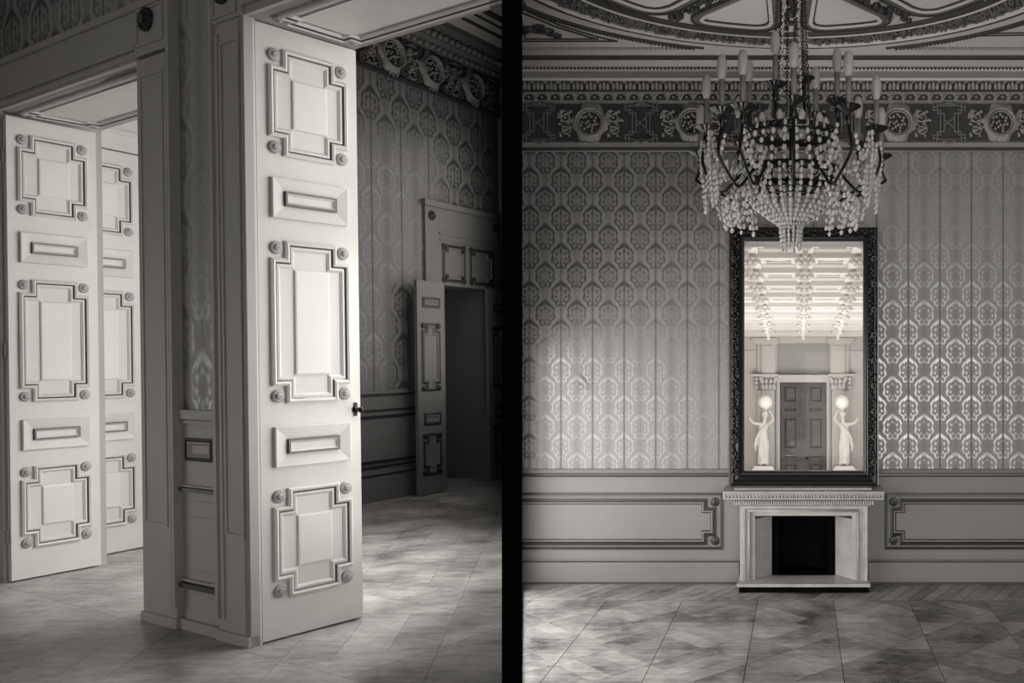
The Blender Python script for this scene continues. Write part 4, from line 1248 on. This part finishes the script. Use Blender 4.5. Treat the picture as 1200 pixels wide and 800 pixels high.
for i in range(8):
    a = 2 * PI * i / 8
    m_.tube([(.0, 0, zc(150)), (.15 * math.cos(a), .15 * math.sin(a), zc(146)), (.28 * math.cos(a), .28 * math.sin(a), zc(157))], .008, 5)
    m_.tube([(.0, 0, zc(222)), (.15 * math.cos(a), .15 * math.sin(a), zc(226)), (.24 * math.cos(a), .24 * math.sin(a), zc(215)), (.335 * math.cos(a), .335 * math.sin(a), zc(203))], .007, 5)
obj('stem', m_, 'iron', ch)
# candle parts (one mesh each, copied)
m_ = MB(); seg = 28; prof = [(.012, -.03), (.022, -.012), (.05, .004), (.078, .024), (.072, .03), (.02, .018)]
vs = []
for k in range(seg):
    a = 2 * PI * k / seg
    for r, h in prof:
        rr = r * (1 + (.07 if k % 2 else -.07) * (r > .03)); vs.append((rr * math.cos(a), rr * math.sin(a), h))
n = len(prof)
m_.add(vs, [(i * n + k, ((i + 1) % seg) * n + k, ((i + 1) % seg) * n + k + 1, i * n + k + 1) for i in range(seg) for k in range(n - 1)])
m_.lathe([(.001, -.10), (.016, -.095), (.010, -.07), (.022, -.05), (.014, -.03), (.012, -.01)], seg=10)
bob_me = m_.mesh('drip_pan', 'brass_dark')
m_ = MB(); m_.lathe([(.001, 0), (.0195, 0), (.0185, .195), (.001, .195)], seg=10); can_me = m_.mesh('candle', 'candle')
m_ = MB(); m_.lathe([(.001, -.004), (.016, .0), (.028, .03), (.033, .07), (.031, .12), (.022, .155), (.001, .168)], seg=14); bulb_me = m_.mesh('bulb', 'bulb')
# (bulb x, drip pan row, depth) of each candle
CND = [(828, 153, 6.35), (821, 183, 6.9), (846, 132, 6.05), (870.5, 128, 5.95), (878, 130, 6.9), (908.5, 102, 6.3), (930, 120, 5.85), (942, 95, 6.7), (956, 138, 7.0), (981, 122, 6.35), (994.5, 129, 5.95), (1027, 154, 6.35), (1033, 186, 6.9), (1006, 172, 7.05), (905, 178, 7.15), (955, 180, 7.15), (866, 172, 7.05)]
arm_tips = []
for i, (px, py, Z) in enumerate(CND):
    x = (px - CX) / F * Z - HX; y = Z - HY; z = EYE + (CY - py) / F * Z - Z0
    upper = py < 110
    r = math.hypot(x, y); a = math.atan2(y, x)
    arm = MB()
    c, s_ = math.cos(a), math.sin(a)
    if upper: pts = [(.0, 0, zc(146)), (x * .6, y * .6, z - .26), (x * 1.05, y * 1.05, z - .20), (x, y, z - .09)]
    else:
        pts = []
        q = [(.335, zc(203)), (.40, zc(216)), (.48, zc(229)), (.55, zc(222)), (r + .02, zc(200)), (r + .025, min(zc(186), z - .14)), (r, z - .09)]
        if r < .5: q = [(.285, zc(160)), (r * .8, zc(172)), (r * 1.05, min(zc(160), z - .16)), (r, z - .09)]
        P = [Vector((rr * c, rr * s_, zz)) for rr, zz in q]
        for k in range(len(P) - 1):
            p0 = P[max(k - 1, 0)]; p1 = P[k]; p2 = P[k + 1]; p3 = P[min(k + 2, len(P) - 1)]
            for t in (0, .33, .66):
                pts.append(.5 * ((2 * p1) + (-p0 + p2) * t + (2 * p0 - 5 * p1 + 4 * p2 - p3) * t * t + (-p0 + 3 * p1 - 3 * p2 + p3) * t ** 3))
        pts.append(P[-1])
        if r > .5: arm_tips.append((a, r, z))
    arm.tube(pts, .0105, 6)
    ao = obj('arm', arm, 'iron', ch)
    for nm, me, dz in (('drip_pan', bob_me, 0), ('candle', can_me, .018), ('bulb', bulb_me, .212)):
        link(nm, me, ao, T(x, y, z + dz))
# crystal strands: each strand a part of its own
def strand(pts, rb, name='crystal_strand', gap=2.25):
    m_ = MB(); pts = [Vector(p) for p in pts]
    L = [0]
    for i in range(1, len(pts)): L.append(L[-1] + (pts[i] - pts[i - 1]).length)
    n_ = max(2, int(L[-1] / (rb * gap)))
    for k in range(n_ + 1):
        d = L[-1] * k / n_; i = 1
        while i < len(pts) - 1 and L[i] < d: i += 1
        t = (d - L[i - 1]) / max(1e-6, L[i] - L[i - 1]); p = pts[i - 1].lerp(pts[i], t)
        m_.ball(p, rb * random.uniform(.85, 1.12), 6, 4, sz=1.3)
    return obj(name, m_, 'crystal', ch, kind='stuff')
random.seed(5)
for i in range(26):                                            # cage between the rings
    a = 2 * PI * i / 26
    f_ = lambda r, py: (r * math.cos(a), r * math.sin(a), zc(py))
    strand([f_(.30, 155), f_(.345, 178), f_(.356, 206)], .0165, gap=3.2)
for i in range(30):                                            # basket
    a = 2 * PI * (i + .5) / 30
    f_ = lambda r, py: (r * math.cos(a), r * math.sin(a), zc(py))
    strand([f_(.352, 203), f_(.335, 222), f_(.27, 240), f_(.17, 253), f_(.09, 262)], .0155, gap=2.5)
for i in range(14):                                            # inner basket and tassel
    a = 2 * PI * i / 14
    f_ = lambda r, py: (r * math.cos(a), r * math.sin(a), zc(py))
    strand([f_(.20, 222), f_(.16, 240), f_(.085, 258)], .014)
    strand([f_(.078, 262), f_(.072, 275), f_(.062, 286 + 6 * (i % 2))], .0125, gap=2.1)
TIPS = 12
R_O = .60
def tipz(a): return zc(166)
for i in range(TIPS * 2):                                      # swags round the outer candles
    a0, a1 = 2 * PI * i / (TIPS * 2), 2 * PI * (i + 1) / (TIPS * 2)
    if abs(math.cos((a0 + a1) / 2)) < .62: continue
    for (r, pt_, sag, rb) in ((.60, 176, 22, .0150), (.585, 205, 20, .0150)):
        pts = []
        for k in range(9):
            t = k / 8; a = a0 + (a1 - a0) * t
            pts.append((r * math.cos(a), r * math.sin(a), zc(pt_ + sag * (1 - (2 * t - 1) ** 2))))
        strand(pts, rb, gap=2.5)
    if i % 2 == 0:
        f_ = lambda r, py, a=a0: (r * math.cos(a), r * math.sin(a), zc(py))
        strand([f_(.62, 168), f_(.625, 190), f_(.61, 216), f_(.59, 248)], .0155)
        for d_, ln in ((-.05, 244), (.05, 244), (-.09, 236), (.09, 236)):
            g_ = lambda r, py, a=a0 + d_: (r * math.cos(a), r * math.sin(a), zc(py))
            strand([g_(.60, 212), g_(.585, ln)], .0145)
for i in range(TIPS * 2):                                      # lower fringes between arms
    a = 2 * PI * (i + .5) / (TIPS * 2)
    if abs(math.cos(a)) < .42: continue
    for d_ in (-.06, 0, .06):
        f_ = lambda r, py: (r * math.cos(a + d_), r * math.sin(a + d_), zc(py))
        strand([f_(.47, 238 + 6 * (abs(d_) < .01)), f_(.455, 258 + 8 * (abs(d_) < .01))], .0150, gap=2.7)
for i in range(TIPS):                                          # garlands from outer ring to hoop
    a = 2 * PI * i / TIPS
    if abs(math.cos(a)) < .45: continue
    pts = []
    for k in range(9):
        t = k / 8; r = .345 + (.60 - .345) * t
        pts.append((r * math.cos(a), r * math.sin(a), zc(190 + (-22 * t) + 60 * t * (1 - t) * 1.9)))
    strand(pts, .0150, gap=2.6)
    pts = [((.345 + .12 * t) * math.cos(a + .1), (.345 + .12 * t) * math.sin(a + .1), zc(205 + 40 * t)) for t in (0, .5, 1)]
    strand(pts, .0150, gap=2.6)
# chains up to the ceiling
for i in range(6):
    a = 2 * PI * i / 6 + .3
    m_ = MB(); top_z = ZC - Z0
    p0 = Vector((.135 * math.cos(a), .10 * math.sin(a), zc(140))); p1 = Vector((.085 * math.cos(a), .06 * math.sin(a), top_z))
    n_ = 52
    for k in range(n_):
        c = p0.lerp(p1, (k + .5) / n_); hh = (p1 - p0).length / n_ * .68
        w_ = .0085
        ring_ = [(c.x + (w_ * math.cos(q) if k % 2 else 0), c.y + (0 if k % 2 else w_ * math.cos(q)), c.z + hh * math.sin(q)) for q in [2 * PI * j / 8 for j in range(8)]]
        m_.tube(ring_, .0032, 4, closed=True)
    obj('chain', m_, 'iron' if i % 3 else 'brass_dark', ch)
for i in range(4):
    a = 2 * PI * i / 4 + .75
    strand([(.10 * math.cos(a), .08 * math.sin(a), zc(112)), (.075 * math.cos(a), .06 * math.sin(a), zc(20)), (.06 * math.cos(a), .05 * math.sin(a), ZC - Z0)], .0105, gap=4.2)
m_ = MB(); m_.lathe([(.001, -.12), (.05, -.10), (.03, -.05), (.13, -.02), (.14, 0), (.001, 0)], (0, 0, ZC - Z0), 20); obj('ceiling_rose', m_, 'brass_dark', ch)
# faceted drops on the upper tier
for i in range(10):
    a = 2 * PI * i / 10
    m_ = MB(); m_.lathe([(.001, -.055), (.022, -.028), (.024, 0), (.010, .03), (.001, .034)], (.24 * math.cos(a), .24 * math.sin(a), zc(143)), 8, smooth=False)
    obj('crystal_drop', m_, 'crystal', ch)
